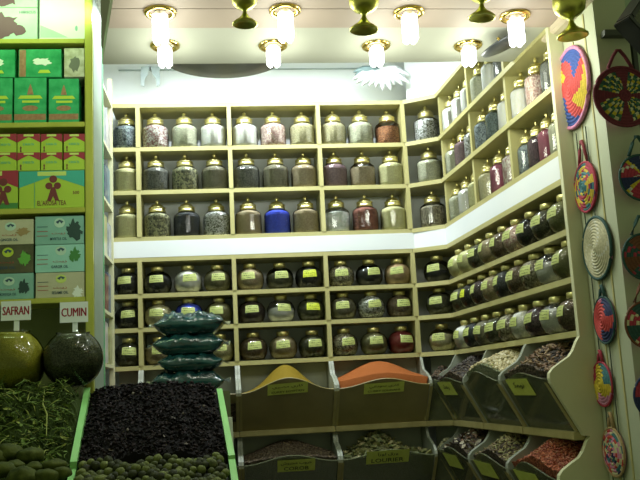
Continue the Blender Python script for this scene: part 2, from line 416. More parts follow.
backrow('round', 1, [['black'], ['beige', 'blue', 'olive'], ['maroon', ('white', .6), ('dkolive', .9, True)], ['greybrown', 'speckle', 'brown']])
backrow('round', 2, [['dkolive'], ['tan', 'black', 'beige'], ['brown', 'tan', 'dkolive'], ['brownspeckle', 'olive', 'redpowder']])
cc = (Vector((1.44, 0, 0)) + P0) / 2; cd_ = (P0 - Vector((1.44, 0, 0))).normalized(); cn = Vector((-cd_.y, cd_.x, 0)); ca = math.atan2(cd_.y, cd_.x)
for row, (k, f_) in enumerate((('speckle', .9), ('greybeige', .9), ('brownspeckle', .85))):
    jar('tall', k, cc + cn * .082 + Vector((0, 0, Z[1 + row] + TH / 2 + .0005)), ca, 'alone on corner unit, %s tall-jar shelf' % ROWT[row], f_)
for row, (k, f_) in enumerate((('black', .5), ('dkolive', .85), ('beige', .7))):
    jar('round', k, cc + cn * .082 + Vector((0, 0, Z[5 + row] + TH / 2 + .0005)), ca, 'alone on corner unit, %s round-jar shelf' % ROWL[row], f_)
RB = ['far bay', 'middle bay', 'near bay']
def rightrow(kind, row, data):
    z = Z[(1 if kind == 'tall' else 5) + row] + TH / 2 + .0005
    rn = (ROWT[row] + ' tall-jar shelf') if kind == 'tall' else (ROWL[row] + ' round-jar shelf')
    for bay, items in enumerate(data):
        n = len(items); wb = L_ / 3
        for i, it in enumerate(items):
            key, fill, yl = (it + (None, None))[:3] if isinstance(it, tuple) else (it, 0.95, False)
            t = bay * wb + (wb * (i + 0.5) / n if kind == 'round' else .064 + (wb - .155) * i / (n - 1))
            s = 1.0 if n == 3 else 0.80
            back = 0.062 if kind == 'tall' else 0.050
            p = P0 + WD * t - WN * back + Vector((0, 0, z))
            wh = '%s in right wall %s, %s' % ({3: ['farthest', 'middle', 'nearest'], 4: ['farthest', 'second farthest', 'second nearest', 'nearest']}[n][i], RB[bay], rn)
            o = jar(kind, key, p, -PI / 2 + A_ + random.uniform(-.2, .2) + .05, wh, fill or .95, bool(yl), 1.0)
            if kind == 'tall': o.scale = (.74, .74, 1) if n == 3 else (.62, .62, 1)
rightrow('tall', 0, [['pale', 'pale', 'pale'], ['greybeige', 'pale', 'darkgrey']])
rightrow('tall', 1, [['greybeige', 'mauve', 'speckle'], ['bluegrey', 'teal', 'pale'], ['pinkwhite', 'pink', 'darkgrey']])
rightrow('tall', 2, [['greybeige', 'pale', 'cream'], ['beige', 'magenta', 'redwhite'], ['bluegrey', 'purple', 'magenta', 'greybeige']])
rightrow('round', 0, [['cream', 'cream', 'dkolive'], ['tan', 'brown', 'pink'], [('black', .7), 'dkolive', 'olivegreen']])
rightrow('round', 1, [['dkolive', ('black', .9, True), 'maroon'], ['tan', 'charcoal', 'brown'], ['brownspeckle', ('white', .65), 'olivegreen']])
rightrow('round', 2, [['pale', 'charcoal', 'greybrown'], ['dkolive', 'brownspeckle', 'pale'], ['purple', ('white', .75), 'brown']])

# ------------------------------------------------------------------ spice bins
BOARD = noisy('bin_side_paint', (0.28, 0.31, 0.25), (0.34, 0.36, 0.29), 6, 0.5)
PANEL_OP = noisy('brown_bin_front', (0.21, 0.18, 0.07), (0.26, 0.22, 0.09), 6, 0.35)
ACRYL2 = glassy('clear_acrylic', (0.85, 0.9, 0.78), 1.35, 0.35, (0.26, 0.29, 0.18))
ACRYL = glassy('smoky_acrylic', (0.85, 0.9, 0.75), 1.35, 0.5, (0.22, 0.24, 0.14))
CARDM = noisy('bin_card_paper', (0.55, 0.62, 0.11), (0.62, 0.69, 0.15), 40, 0.6)
def heap(fn, x0, x1, y0, y1, nx=36, ny=16, rough=0.004, zb=None):
    bm = bmesh.new(); g = []
    for j in range(ny + 1):
        g.append([bm.verts.new((x0 + (x1 - x0) * i / nx, y0 + (y1 - y0) * j / ny, fn(i / nx, j / ny) + random.uniform(-rough, rough))) for i in range(nx + 1)])
    for j in range(ny):
        for i in range(nx): bm.faces.new((g[j][i], g[j][i + 1], g[j + 1][i + 1], g[j + 1][i]))
    if zb is not None:
        rim = [g[0][i] for i in range(nx + 1)] + [g[j][nx] for j in range(1, ny + 1)] + [g[ny][i] for i in range(nx - 1, -1, -1)] + [g[j][0] for j in range(ny - 1, 0, -1)]
        lo = [bm.verts.new((v.co.x, v.co.y, zb)) for v in rim]; n = len(rim)
        for i in range(n): bm.faces.new((rim[i], rim[(i + 1) % n], lo[(i + 1) % n], lo[i]))
        bm.faces.new(lo[::-1])
    return bm
def frame_mat(origin, d, n):
    """local x = d (along the wall), local -y = n (out into the room)"""
    m = Matrix((d, -n, Vector((0, 0, 1)))).transposed().to_4x4(); m.translation = origin; return m
def bin_(name, label, F, wd, ztop, zbot, lip, arch, front, content, cname, clabel, ccat, hfn, bits=None, left=True, right=True, card=None, cardlines=None, cardlab=None, rail=True, bitm=None):
    """F maps local (x along, y into wall, z) to the world; the bin spans x 0..wd, fronts at y=-lip"""
    root = empty(name, F @ Vector((wd / 2, 0, zbot)), label, 'bin'); root.rotation_euler = F.to_euler()
    off = Matrix.Translation(Vector((-wd / 2, 0, -zbot)))
    def add(nm, bm, m, par=None, **k):
        bmesh.ops.transform(bm, matrix=off, verts=bm.verts); return link(nm, bm, m, par or root, **k)
    pr = [(-o_, z_) for o_, z_ in scallop(ztop, zbot + .001, lip)]
    side = pr + [(0.10, zbot + .001), (0.10, ztop)]
    for on, x in ((left, 0.0), (right, wd - 0.012)):
        if on: add('side_board', prism([(x, y, z) for y, z in side], (0.012, 0, 0)), BOARD)
    # slanted front panel with an arched top
    lz = ztop - .42 * (ztop - zbot); lo = Vector((0, -0.022, zbot + .012)); hi = Vector((0, -lip + .004, lz)); sl = (hi - lo)
    pts = []
    n = 20
    for i in range(n + 1):
        s = i / n; a = arch * (0.5 - 0.5 * math.cos(2 * PI * s)) / sl.length
        pts.append(lo + sl * (1 + a) + Vector((0.013 + (wd - 0.026) * s, 0, 0)))
    pts = [lo + Vector((0.013, 0, 0))] + pts + [lo + Vector((wd - 0.013, 0, 0))]
    nn = Vector((1, 0, 0)).cross(sl).normalized()
    add('front_panel', prism(pts, nn * -0.005), front)
    if rail: add('rail', bx(0.0005, wd - .0005, -0.045, -0.001, zbot - .016, zbot + .012, .003), WOODRAIL)
    add('back_board', bx(0.013, wd - .013, 0.088, 0.098, zbot + .013, ztop - .002), BOARD)
    # little stile strips on the front edges of the side boards
    for x in (0.0, wd - 0.014):
        add('stile', prism([(x, y, z) for y, z in ((-lip - .006, lz - .01), (-lip + .001, lz - .016), (-.028, zbot + .014), (-.036, zbot + .014))], (0.014, 0, 0)), WOODRAIL)
    if card:
        u0, u1, v0, v1, sk = card   # fractions of width / of slanted height (may exceed 1 with the arch), skew
        Rr = (Vector((1, 0, 0)) + sl.normalized() * sk).normalized()
        o0 = lo + nn * (0.003 if nn.y < 0 else -.003)
        P = lambda u, v: o0 + Vector((wd * u, 0, 0)) + sl * v + sl.normalized() * (sk * wd * (u - u0))
        cp = add('price_card', prism([P(u0, v0), P(u1, v0), P(u1, v1), P(u0, v1)], Vector((0, -.001, 0))), CARDM)
        for li, (txt, vc, hh, ww) in enumerate(cardlines or []):
            cpt = P((u0 + u1) / 2, v0 + (v1 - v0) * vc) + Vector((0, -.0018, 0))
            add('lettering', text_bm(txt, hh, cpt, Rr, sl, ww), INK, cp)
    # contents
    cm = content
    xs0, xs1 = 0.016, wd - 0.016
    bm = bmesh.new(); nx, ny = 40, 18; g = []
    for j in range(ny + 1):
        row = []
        for i in range(nx + 1):
            u, v = i / nx, j / ny        # v 0 = front, 1 = back
            y0 = -lip + .016; y = y0 + (0.085 - y0) * v
            row.append(bm.verts.new((xs0 + (xs1 - xs0) * u, y, hfn(u, v) + random.uniform(-1, 1) * (0.0035 if bits else 0.0008))))
        g.append(row)
    for j in range(ny):
        for i in range(nx): bm.faces.new((g[j][i], g[j][i + 1], g[j + 1][i + 1], g[j + 1][i]))
    # front skin down behind the panel and closed bottom
    fr = g[0]; low = [bm.verts.new((v.co.x, -0.012, zbot + .016)) for v in fr]
    for i in range(nx): bm.faces.new((fr[i + 1], fr[i], low[i], low[i + 1]))
    bk = g[ny]; lowb = [bm.verts.new((v.co.x, 0.085, zbot + .016)) for v in bk]
    for i in range(nx): bm.faces.new((bk[i], bk[i + 1], lowb[i + 1], lowb[i])); bm.faces.new((low[i], low[i + 1], lowb[i + 1], lowb[i]))
    bm.faces.new([low[0], lowb[0]] + [g[j][0] for j in range(ny, -1, -1)]); bm.faces.new([lowb[nx], low[nx]] + [g[j][nx] for j in range(0, ny + 1)])
    if bits:
        kind, cnt, sz = bits
        for _ in range(cnt):
            u, v = random.random(), random.random() ** 0.8
            p = Vector((xs0 + .01 + (xs1 - xs0 - .02) * u, -lip + .02 + (0.075 + lip - .02) * v, hfn(u, v) + sz * .25))
            addbit(bm, kind, p, sz * random.uniform(.7, 1.25), random.randrange(1, 1 + len(bitm)) if bitm else 0)
    bmesh.ops.transform(bm, matrix=F, verts=bm.verts)
    h = link(cname, bm, [cm] + list(bitm or []), None, smooth=not bits)
    tag(h, clabel, ccat, kind='stuff')
    return root
def addbit(bm, kind, p, s, mi):
    rot = Matrix.Rotation(random.uniform(0, 2 * PI), 4, 'Z') @ Matrix.Rotation(random.uniform(-.9, .9), 4, 'X') @ Matrix.Rotation(random.uniform(-.9, .9), 4, 'Y')
    n0 = len(bm.faces)
    if kind == 'nut':
        r = bmesh.ops.create_icosphere(bm, subdivisions=1, radius=1, matrix=Matrix.Translation(p) @ rot @ Matrix.Diagonal((s * .65, s * .45, s * .4, 1)))
    elif kind == 'pod':
        r = bmesh.ops.create_icosphere(bm, subdivisions=1, radius=1, matrix=Matrix.Translation(p) @ rot @ Matrix.Diagonal((s * .9, s * .26, s * .22, 1)))
    elif kind == 'leaf':
        q = [(-1, 0, 0), (-.4, .33, .1), (.4, .3, .1), (1, 0, 0), (.4, -.3, .1), (-.4, -.33, .1)]
        vs = [bm.verts.new(p + rot.to_3x3() @ (Vector(a) * s)) for a in q]; c = bm.verts.new(p)
        for i in range(6): bm.faces.new((c, vs[i], vs[(i + 1) % 6]))
    bm.faces.ensure_lookup_table()
    for f in bm.faces[n0:]: f.material_index = mi; 
def dome(zr, h, pu=1.0, zf=None, cu=0.5, wd=1.0):
    """heap height: zr at the rim, +h at the crest"""
    return lambda u, v: zr + h * math.exp(-((u - cu) / (.30 * wd)) ** 2) * (0.35 + 0.65 * min(1, v * 1.6))
# --- Arabic lettering in presentation forms (visual order)
import unicodedata
FORMS = {}
_base = {'ا': (0xFE8D, 0), 'ب': (0xFE8F, 1), 'ج': (0xFE9D, 1), 'خ': (0xFEA5, 1), 'د': (0xFEA9, 0), 'ر': (0xFEAD, 0), 'س': (0xFEB1, 1), 'ش': (0xFEB5, 1), 'ص': (0xFEB9, 1),
         'ق': (0xFED5, 1), 'ك': (0xFED9, 1), 'ل': (0xFEDD, 1), 'م': (0xFEE1, 1), 'ن': (0xFEE5, 1), 'و': (0xFEED, 0), 'ي': (0xFEF1, 1)}
def arabic(s):
    out = []
    for i, ch in enumerate(s):
        if ch not in _base: out.append(ch); continue
        b_, dual = _base[ch]
        pj = i > 0 and s[i - 1] in _base and _base[s[i - 1]][1]
        nj = dual and i < len(s) - 1 and s[i + 1] in _base
        k = (3 if dual and nj and pj else 1 if pj else 2 if nj else 0)
        out.append(chr(b_ + k))
    return ''.join(out[::-1])
yellowm = grain('yellow_curry', (0.19, 0.13, 0.006), (0.22, 0.15, 0.009), 400, .2)
orangem = grain('orange_curry', (0.30, 0.085, 0.016), (0.34, 0.10, 0.022), 400, .2)
browncrush = grain('carob_crumbs', (0.06, 0.045, 0.03), (0.17, 0.13, 0.09), 170, .9, contrast=.8)
leafbase = grain('bay_leaf_base', (0.10, 0.10, 0.05), (0.22, 0.22, 0.11), 90, .9)
darkb = grain('dark_spice', (0.035, 0.028, 0.02), (0.12, 0.09, 0.06), 120, .9)
greenb = grain('green_grey_seed', (0.10, 0.12, 0.06), (0.22, 0.24, 0.14), 150, .9)
beigeb = grain('beige_nut', (0.40, 0.36, 0.18), (0.58, 0.53, 0.32), 60, .9)
redb = grain('red_bits', (0.16, 0.04, 0.02), (0.42, 0.13, 0.06), 130, .9)
FB = lambda x: frame_mat(Vector((x, 0, 0)), Vector((1, 0, 0)), Vector((0, -1, 0)))
LB = 0.185
T0, T1, T2 = BZ
bin_('spice_bin', 'spice bin at far left end of the upper row, half hidden', frame_mat(Vector((-0.132, 0, 0)), Vector((1, 0, 0)), Vector((0, -1, 0))), 0.131, T0, T1, LB, .01, PANEL_OP, orangem, 'orange_powder', 'orange spice heap in the bin at far left behind the dark pile', 'spice', dome(1.40, .06), left=False)
bin_('spice_bin', 'spice bin hidden behind the stack of dark plastic bags', FB(0.0), BAY - .001, T0, T1, LB, .05, PANEL_OP, darkb, 'crushed_herb', 'dark crushed herb in the bin behind the stacked bags', 'spice', dome(1.34, .04), ('nut', 120, .008), bitm=[darkb])
bin_('spice_bin', 'brown fronted bin with arched front holding yellow curry powder', FB(BAY), BAY - .001, T0, T1, LB, .085, PANEL_OP, yellowm, 'yellow_curry_powder', 'tall mound of yellow curry powder in the upper bin', 'spice',
     lambda u, v: 1.385 + .135 * math.exp(-((u - .5) / .27) ** 2) * (0.45 + 0.55 * min(1, v * 1.8)), card=(.29, .70, .93, 1.21, .05),
     cardlines=[(arabic('كاري مصري'), .66, .020, .15), ('CURRY EGYPTIEN', .24, .012, .16)])
bin_('spice_bin', 'brown fronted bin with arched front holding orange curry powder', FB(2 * BAY), BAY - .001, T0, T1, LB, .05, PANEL_OP, orangem, 'orange_curry_powder', 'broad mound of orange curry powder in the upper bin', 'spice',
     lambda u, v: 1.415 + .10 * math.exp(-((u - .5) / .40) ** 2) * (0.35 + 0.65 * min(1, v * 1.8)), card=(.28, .70, .83, 1.10, .03),
     cardlines=[(arabic('كاري سوداني'), .66, .020, .15), ('CURRY SOUDANI', .24, .012, .16)])
for x, wq, nm in ((-0.132, .131, 'far left'), (0.0, BAY - .001, 'behind the dark pile')):
    bin_('spice_bin', 'lower spice bin %s, hidden under the trays' % nm, frame_mat(Vector((x, 0, 0)), Vector((1, 0, 0)), Vector((0, -1, 0))), wq, T1, T2, LB, .03, ACRYL, darkb, 'crushed_herb', 'crushed herb in lower bin %s' % nm, 'spice', dome(1.03, .05), left=(x == 0.0))
bin_('spice_bin', 'lower row smoky fronted bin holding crushed carob', FB(BAY), BAY - .001, T1, T2, LB, .05, ACRYL, browncrush, 'crushed_carob', 'dark brown crushed carob heaped in the lower bin', 'spice',
     lambda u, v: 1.055 + .085 * math.exp(-((u - .5) / .42) ** 2) * (0.3 + 0.7 * min(1, v * 1.4)), ('nut', 900, .007), card=(.36, .74, .80, 1.11, .0),
     cardlines=[(arabic('خروب مجروش'), .70, .022, .15), ('COROB', .26, .024, .12)], bitm=[browncrush, grain('carob_pale', (.16, .12, .08), (.24, .19, .13), 90)])
bin_('spice_bin', 'lower row smoky fronted bin holding dry bay leaves', FB(2 * BAY), BAY - .001, T1, T2, LB, .05, ACRYL, leafbase, 'bay_leaves', 'pale green and brown dry leaves piled in the lower bin', 'leaves',
     lambda u, v: 1.045 + .10 * math.exp(-((u - .45) / .26) ** 2) * (0.3 + 0.7 * min(1, v * 1.4)), ('leaf', 420, .026), card=(.26, .70, .86, 1.20, .01),
     cardlines=[(arabic('ورق لورا'), .70, .022, .10), ('LOURIER', .25, .026, .16)], bitm=[mat('leaf_pale', (.32, .32, .14), .6), mat('leaf_green', (.17, .20, .09), .6), mat('leaf_straw', (.42, .38, .2), .6)])
# corner bins
CF = frame_mat(Vector((1.44, 0, 0)), cd_, Vector((cd_.y, -cd_.x, 0)))
CW = (P0 - Vector((1.44, 0, 0))).length
bin_('corner_bin', 'narrow angled corner bin in the upper row with dark spice', CF, CW, T0, T1, .10, .02, ACRYL, darkb, 'brown_spice', 'dark brown spice pieces in the narrow upper corner bin', 'spice', dome(1.40, .07), ('nut', 160, .011), left=False, right=False, bitm=[darkb, mat('bit_brown', (.16, .10, .06), .7)])
bin_('corner_bin', 'narrow angled corner bin in the lower row with pale round balls', CF, CW, T1, T2, .10, .02, ACRYL, darkb, 'pale_resin_balls', 'pale yellowish round lumps showing in lower corner bin', 'spice', dome(1.03, .07), ('nut', 120, .02), left=False, right=False, bitm=[mat('bit_pale', (.40, .40, .22), .7), mat('bit_pale2', (.5, .5, .34), .7)])
# right wall bins
RL_ = 0.125; wb = L_ / 3
def RF(k): return frame_mat(P0 + WD * (k * wb), WD, WN)
mb1, mb2, mb3 = mat('bit_dark', (.045, .035, .03), .7), mat('bit_midbrown', (.20, .12, .07), .7), mat('bit_tan', (.34, .24, .14), .7)
cq = (.16, .62, .70, 1.04, .0)
bin_('spice_bin', 'right wall upper bin farthest in, dark seeds and a price card', RF(0), wb - .001, T0, T1, RL_, .03, ACRYL2, darkb, 'dark_pods', 'dark blackish pods in the far upper bin of right wall', 'spice', dome(1.405, .10), ('nut', 600, .013), right=False, card=cq, cardlines=[('\ufeb7\ufee4\ufead', .6, .03, .09)], bitm=[mb1, mat('bit_slate', (.09, .08, .07), .7)])
bin_('spice_bin', 'right wall upper middle bin heaped with pale nuts, green seeds below', RF(1), wb - .001, T0, T1, RL_, .05, ACRYL2, greenb, 'pale_nuts', 'pale beige nuts heaped high in the middle bin of right wall', 'nuts', lambda u, v: 1.41 + .10 * math.exp(-((u - .45) / .45) ** 2) * (0.5 + 0.5 * min(1, v * 1.4)), ('nut', 620, .019), bitm=[mat('nut_beige', (.50, .44, .24), .6), mat('nut_pale', (.60, .55, .36), .6), mat('nut_tan', (.40, .34, .17), .6)])
bin_('spice_bin', 'right wall upper bin nearest the end panel, with brown roots and card', RF(2), wb - .001, T0, T1, RL_, .03, ACRYL2, darkb, 'brown_roots', 'brown and tan root pieces in the near upper bin of right wall', 'spice', dome(1.41, .10), ('pod', 620, .019), right=False, card=cq, cardlines=[('\ufedb\ufee4\ufeee\ufee7', .6, .03, .10)], bitm=[mb1, mb2, mb3])
bin_('spice_bin', 'right wall lower bin farthest in, holding dark dried mushrooms', RF(0), wb - .001, T1, T2, RL_, .05, ACRYL2, darkb, 'dried_mushrooms', 'dark brown and pale curled pieces in the far lower bin', 'spice', dome(1.065, .11), ('leaf', 420, .024), card=cq, bitm=[mb1, mb2, mat('bit_cream', (.42, .38, .27), .7)])
bin_('spice_bin', 'right wall lower middle bin holding greenish beige pods', RF(1), wb - .001, T1, T2, RL_, .05, ACRYL2, darkb, 'cardamom_pods', 'greenish beige pods heaped in the middle lower bin', 'spice', dome(1.065, .11), ('pod', 800, .015), card=cq, bitm=[mat('pod_green', (.32, .32, .14), .6), mat('pod_tan', (.42, .36, .17), .6), mat('pod_brown', (.2, .15, .07), .6)])
bin_('spice_bin', 'right wall lower bin nearest the end panel, filled with red bits', RF(2), wb - .001, T1, T2, RL_, .05, ACRYL2, redb, 'red_dried_peppers', 'small red orange dried peppers heaped in the near lower bin', 'spice', dome(1.07, .11), ('pod', 900, .012), right=False, card=cq, bitm=[mat('red1', (.42, .12, .06), .6), mat('red2', (.28, .06, .03), .6), mat('red3', (.5, .22, .12), .6)])
# base cupboards below the bins
BASEM = noisy('base_cupboard', (0.14, 0.13, 0.06), (0.18, 0.16, 0.08), 5, 0.5)
tag(link('base_cupboard', bx(-0.13, 1.42, -0.05, 0.19, 0.001, 0.826, .004), BASEM), 'olive base cupboard under the bins of the back wall', 'cupboard')
bm = prism([rp(0.06, 0.0, 0.001), rp(L_ - .002, 0.0, 0.001), rp(L_ - .002, -.19, 0.001), rp(0.06, -.19, 0.001)], (0, 0, .825))
tag(link('base_cupboard', bm, BASEM), 'olive base cupboard under the bins of the right wall', 'cupboard')

# ------------------------------------------------------------------ left display cabinet
YF = -0.75; YB = -0.52
LIME = noisy('yellow_green_metal', (0.42, 0.46, 0.07), (0.50, 0.54, 0.10), 6, 0.28, 0, 0.3)
ALU = noisy('pale_aluminium', (0.22, 0.29, 0.22), (0.27, 0.34, 0.27), 4, 0.5, 0, 0.0)
GREENEDGE = mat('green_glass_edge', (0.20, 0.55, 0.28), 0.25)
CABIN = noisy('cabinet_inside', (0.16, 0.20, 0.06), (0.20, 0.24, 0.08), 4, 0.6)
cab = empty('display_cabinet', (-0.33, YF, 1.46), 'tall lime edged display cabinet at left filled with tea and soap boxes', 'cabinet')
def cadd(nm, bm, m):
    bmesh.ops.transform(bm, matrix=Matrix.Translation(-cab.location), verts=bm.verts); return link(nm, bm, m, cab)
xr = at(93, 240, YF).x
cadd('corner_post', bx(xr - .032, xr, YF, YF + .03, 0.0, 3.2, .004), LIME)
cadd('corner_post', bx(-1.15, -1.118, YF, YF + .03, 0.0, 3.2, .004), LIME)
cadd('side_panel', bx(xr - .004, xr + .001, YF + .031, -0.46, 0.0, 3.2), ALU)
cadd('green_edge', bx(xr - .004, xr + .004, -0.458, -0.437, 0.0, 3.2), GREENEDGE)
cadd('back_panel', bx(-1.15, xr - .005, YB, YB + .01, 0.0, 3.2), CABIN)
SY = []
for yy in (41, 124.5, 210.5, 300.5):
    zc = at(50, yy, YF).z; SY.append(zc)
    cadd('shelf', bx(-1.117, xr - .033, YF, YB - .001, zc - .011, zc + .011, .002), LIME)
cadd('counter_base', bx(-1.117, xr - .033, YF + .02, YB - .001, 0.0, 1.40), CABIN)

# packet shelves on the left inner wall, seen edge on
pk = empty('packet_shelving', (XL, -0.22, 1.4), 'narrow side shelving seen edge on between cabinet and back wall', 'shelving')
def padd(nm, bm, m):
    bmesh.ops.transform(bm, matrix=Matrix.Translation(-pk.location), verts=bm.verts); return link(nm, bm, m, pk)
padd('end_post', bx(-0.150, -0.1355, -0.022, 0.0, 0.83, 3.05), noisy('post_grey', (.45, .45, .36), (.5, .5, .4), 5, .5))
padd('front_post', bx(-0.150, -0.126, -0.045, -0.024, 0.83, 3.05), ENDPAINT)
padd('back_panel', bx(-0.27, -0.262, -0.43, -0.02, 0.83, 3.05), SHELFBACK)
for z in (1.55, 1.80, 2.07, 2.34, 2.62, 2.9): padd('shelf', bx(-0.26, -0.128, -0.43, -0.046, z - .008, z + .008), ENDPAINT)
pc = [(.55, .60, .62), (.20, .35, .42), (.75, .74, .66), (.35, .18, .14), (.60, .62, .30), (.16, .22, .30)]
pn = ['pale grey', 'teal', 'cream', 'dark red', 'yellow green', 'navy blue']; lv = ['lowest', 'second', 'third', 'fourth', 'fifth', 'top']
for li, z in enumerate((1.55, 1.80, 2.07, 2.34, 2.62)):
    for i in range(3):
        c = (li + i * 2) % 6; y = -0.41 + i * 0.122; h = 0.19 + .02 * ((li + i) % 2)
        t = bx(-0.22, -0.133 - .004 * ((i + li) % 2), y, y + .108, z + .0085, z + h, .006)
        tag(link('spice_packet', t, noisy('packet_' + pn[c].replace(' ', '_'), tuple(q * .5 for q in pc[c]), tuple(q * .75 + .02 for q in pc[c]), 25, .3)),
            '%s packet, %s from viewer on %s narrow side shelf at left' % (pn[c], ['nearest', 'second', 'third'][i], lv[li]), 'packet', 'packets on the narrow side shelving')

# boxes in the cabinet ------------------------------------------------
YBX = YF + 0.006
def bxrect(px0, py0, px1, py1, depth, m, name, label, cat, group=None, zbase=None):
    a = at(px0, py1, YBX); b = at(px1, py0, YBX); c = at((px0 + px1) / 2, (py0 + py1) / 2, YBX)
    x0 = at(px0, (py0 + py1) / 2, YBX).x; x1 = at(px1, (py0 + py1) / 2, YBX).x
    xm = (px0 + px1) / 2
    z1 = at(xm, py0, YBX).z; z0 = at(xm, py1, YBX).z if zbase is None else zbase
    r = empty(name, ((x0 + x1) / 2, YBX, z0), label, cat, group); r['_w'] = x1 - x0; r['_h'] = z1 - z0
    w_, h_ = x1 - x0, z1 - z0
    link('carton', bx(-w_ / 2 + .0006, w_ / 2 - .0006, 0, depth, 0.0004, h_ - .0006, min(.0015, .2 * h_)), m, r)
    return r, w_, h_
def poly_on(r, name, pts, m, off=.0007, w_=None, h_=None):
    """flat print on the box front; pts in 0..1 of the face"""
    q = [(-w_ / 2 + w_ * u, -off, h_ * v) for u, v in pts]
    return link(name, prism(q, (0, .0005, 0)), m, r)
def text_on(r, body, u, v, size, m, w_, h_, width=None, off=.0012):
    return link('lettering', text_bm(body, size, (-w_ / 2 + w_ * u, -off + .0008, h_ * v), (1, 0, 0), (0, 0, 1), width), m, r)
def ell(cu, cv, ru, rv, n=18): return [(cu + ru * math.cos(2 * PI * k / n), cv + rv * math.sin(2 * PI * k / n)) for k in range(n)]
def blob(cu, cv, ru, rv, n=22, j=.25, seed=1):
    q = random.Random(seed); return [(cu + ru * math.cos(2 * PI * k / n) * (1 + q.uniform(-j, j)), cv + rv * math.sin(2 * PI * k / n) * (1 + q.uniform(-j, j))) for k in range(n)]
mint = noisy('mint_card', (.40, .62, .48), (.48, .70, .56), 12, .35); mintw = noisy('mint_white', (.72, .86, .76), (.78, .9, .82), 5, .35)
purp = mat('print_plum', (.13, .05, .08), .5); greenp = noisy('green_foil', (.02, .30, .10), (.05, .42, .16), 18, .2, .35)
brownp = noisy('brown_print', (.26, .13, .06), (.34, .2, .1), 60, .5); foil = noisy('beige_foil', (.36, .38, .24), (.6, .62, .5), 30, .25, .5)
goldp = mat('gold_print', (.45, .62, .05), .4); redp = mat('red_print', (.30, .03, .05), .4); limep = mat('lime_card', (.36, .55, .05), .4)
limel = mat('light_lime_print', (.52, .68, .16), .4); tealp = mat('teal_print', (.05, .40, .30), .4); dollp = mat('maroon_print', (.15, .03, .03), .5)
whitep = mat('white_print', (.72, .82, .74), .4); navy = mat('navy_print', (.03, .08, .12), .5); oxr = mat('red_ink', (.35, .06, .05), .5)
beigec = noisy('beige_card', (.44, .46, .30), (.50, .52, .35), 14, .45); dkc = noisy('dark_brown_card', (.06, .07, .03), (.10, .10, .05), 14, .45)
tealc = noisy('sea_green_card', (.18, .42, .34), (.24, .48, .40), 10, .4); mintc = noisy('light_teal_card', (.26, .58, .48), (.32, .64, .54), 8, .4)
leafg = mat('leaf_print', (.05, .22, .05), .5); dkleaf = mat('dark_leaf_print', (.02, .06, .05), .5)
S0, S1, S2, S3 = [z + .0112 for z in SY]
# top shelf
r, a, b = bxrect(-25, 7.5, 37.5, 37.5, .15, mint, 'herb_box', 'pale mint box printed with a plum coloured flower on top shelf', 'box', zbase=S0)
poly_on(r, 'flower_print', blob(.45, .42, .25, .36, 26, .28, 4), purp, w_=a, h_=b); poly_on(r, 'flower_print', blob(.70, .30, .13, .16, 16, .3, 8), purp, .0009, w_=a, h_=b)
text_on(r, 'HIBISCUS', .84, .85, .012, navy, a, b, .07)
r2, a2, b2 = bxrect(-25, -26, 37.5, 6.5, .15, mint, 'herb_box', 'mint box lying on the flower box on top shelf, mostly cut off', 'box', zbase=r.location.z + b + .0005)
poly_on(r2, 'flower_print', blob(.45, .3, .25, .28, 26, .28, 9), purp, w_=a2, h_=b2)
r, a, b = bxrect(39.5, -14, 85.5, 37.5, .15, mintw, 'herb_box', 'bright white mint tall box at right of the top shelf', 'box', zbase=S0)
poly_on(r, 'green_corner', [(0.02, .03), (.62, .03), (.3, .16), (.02, .26)], mint, w_=a, h_=b); poly_on(r, 'small_mark', ell(.80, .2, .03, .05), tealc, w_=a, h_=b)
# green packs
gl = ['left', 'middle', 'right']
zt = []
for i, (x0, x1, y0) in enumerate(((-20, 12.5, 78), (14, 46.5, 77.5), (48.5, 79, 78.5))):
    r, a, b = bxrect(x0, y0, x1, 120, .13, greenp, 'tea_packet', 'upright green foil packet with brown bottom band, %s of three' % gl[i], 'packet', 'upright green packets', zbase=S1)
    poly_on(r, 'brown_band', [(.02, .06), (.98, .06), (.98, .19), (.02, .19)], brownp, w_=a, h_=b)
    poly_on(r, 'emblem', [(.40, .62), (.60, .62), (.56, .74), (.50, .86), (.44, .74)], brownp, w_=a, h_=b)
    poly_on(r, 'gold_text_band', [(.12, .53), (.88, .53), (.80, .60), (.20, .60)], goldp, w_=a, h_=b)
    poly_on(r, 'gold_text_band', [(.25, .44), (.78, .44), (.78, .49), (.25, .49)], goldp, w_=a, h_=b)
    poly_on(r, 'oval_print', ell(.5, .32, .24, .06), brownp, w_=a, h_=b)
    zt.append(r.location.z + b)
zz = max(zt) + .0005
for i, (x0, x1) in enumerate(((-28, 15), (18.5, 61.5))):
    r, a, b = bxrect(x0, 49.5 + i * -.5, x1, 77, .13, greenp, 'tea_packet', ['green foil packet lying on upright green packets, cut off by frame', 'green foil packet with brown side stripe lying on upright packets'][i], 'packet', zbase=zz)
    if i: poly_on(r, 'brown_stripe', [(.02, .03), (.17, .03), (.17, .97), (.02, .97)], brownp, w_=a, h_=b)
    poly_on(r, 'painted_sheen', blob(.55, .55, .2, .13, 20, .3, 3 + i), whitep, w_=a, h_=b)  # white blob painted on as the sheen of the foil
    poly_on(r, 'gold_text_band', [(.45, .15), (.75, .15), (.7, .26), (.5, .26)], goldp, w_=a, h_=b)
r, a, b = bxrect(64, 48, 84.5, 77, .13, foil, 'foil_packet', 'small crinkled beige foil packet beside the lying green packet', 'packet', zbase=zz)
poly_on(r, 'grey_print', blob(.5, .45, .25, .25, 18, .3, 5), mat('grey_print', (.16, .18, .14), .3), w_=a, h_=b)
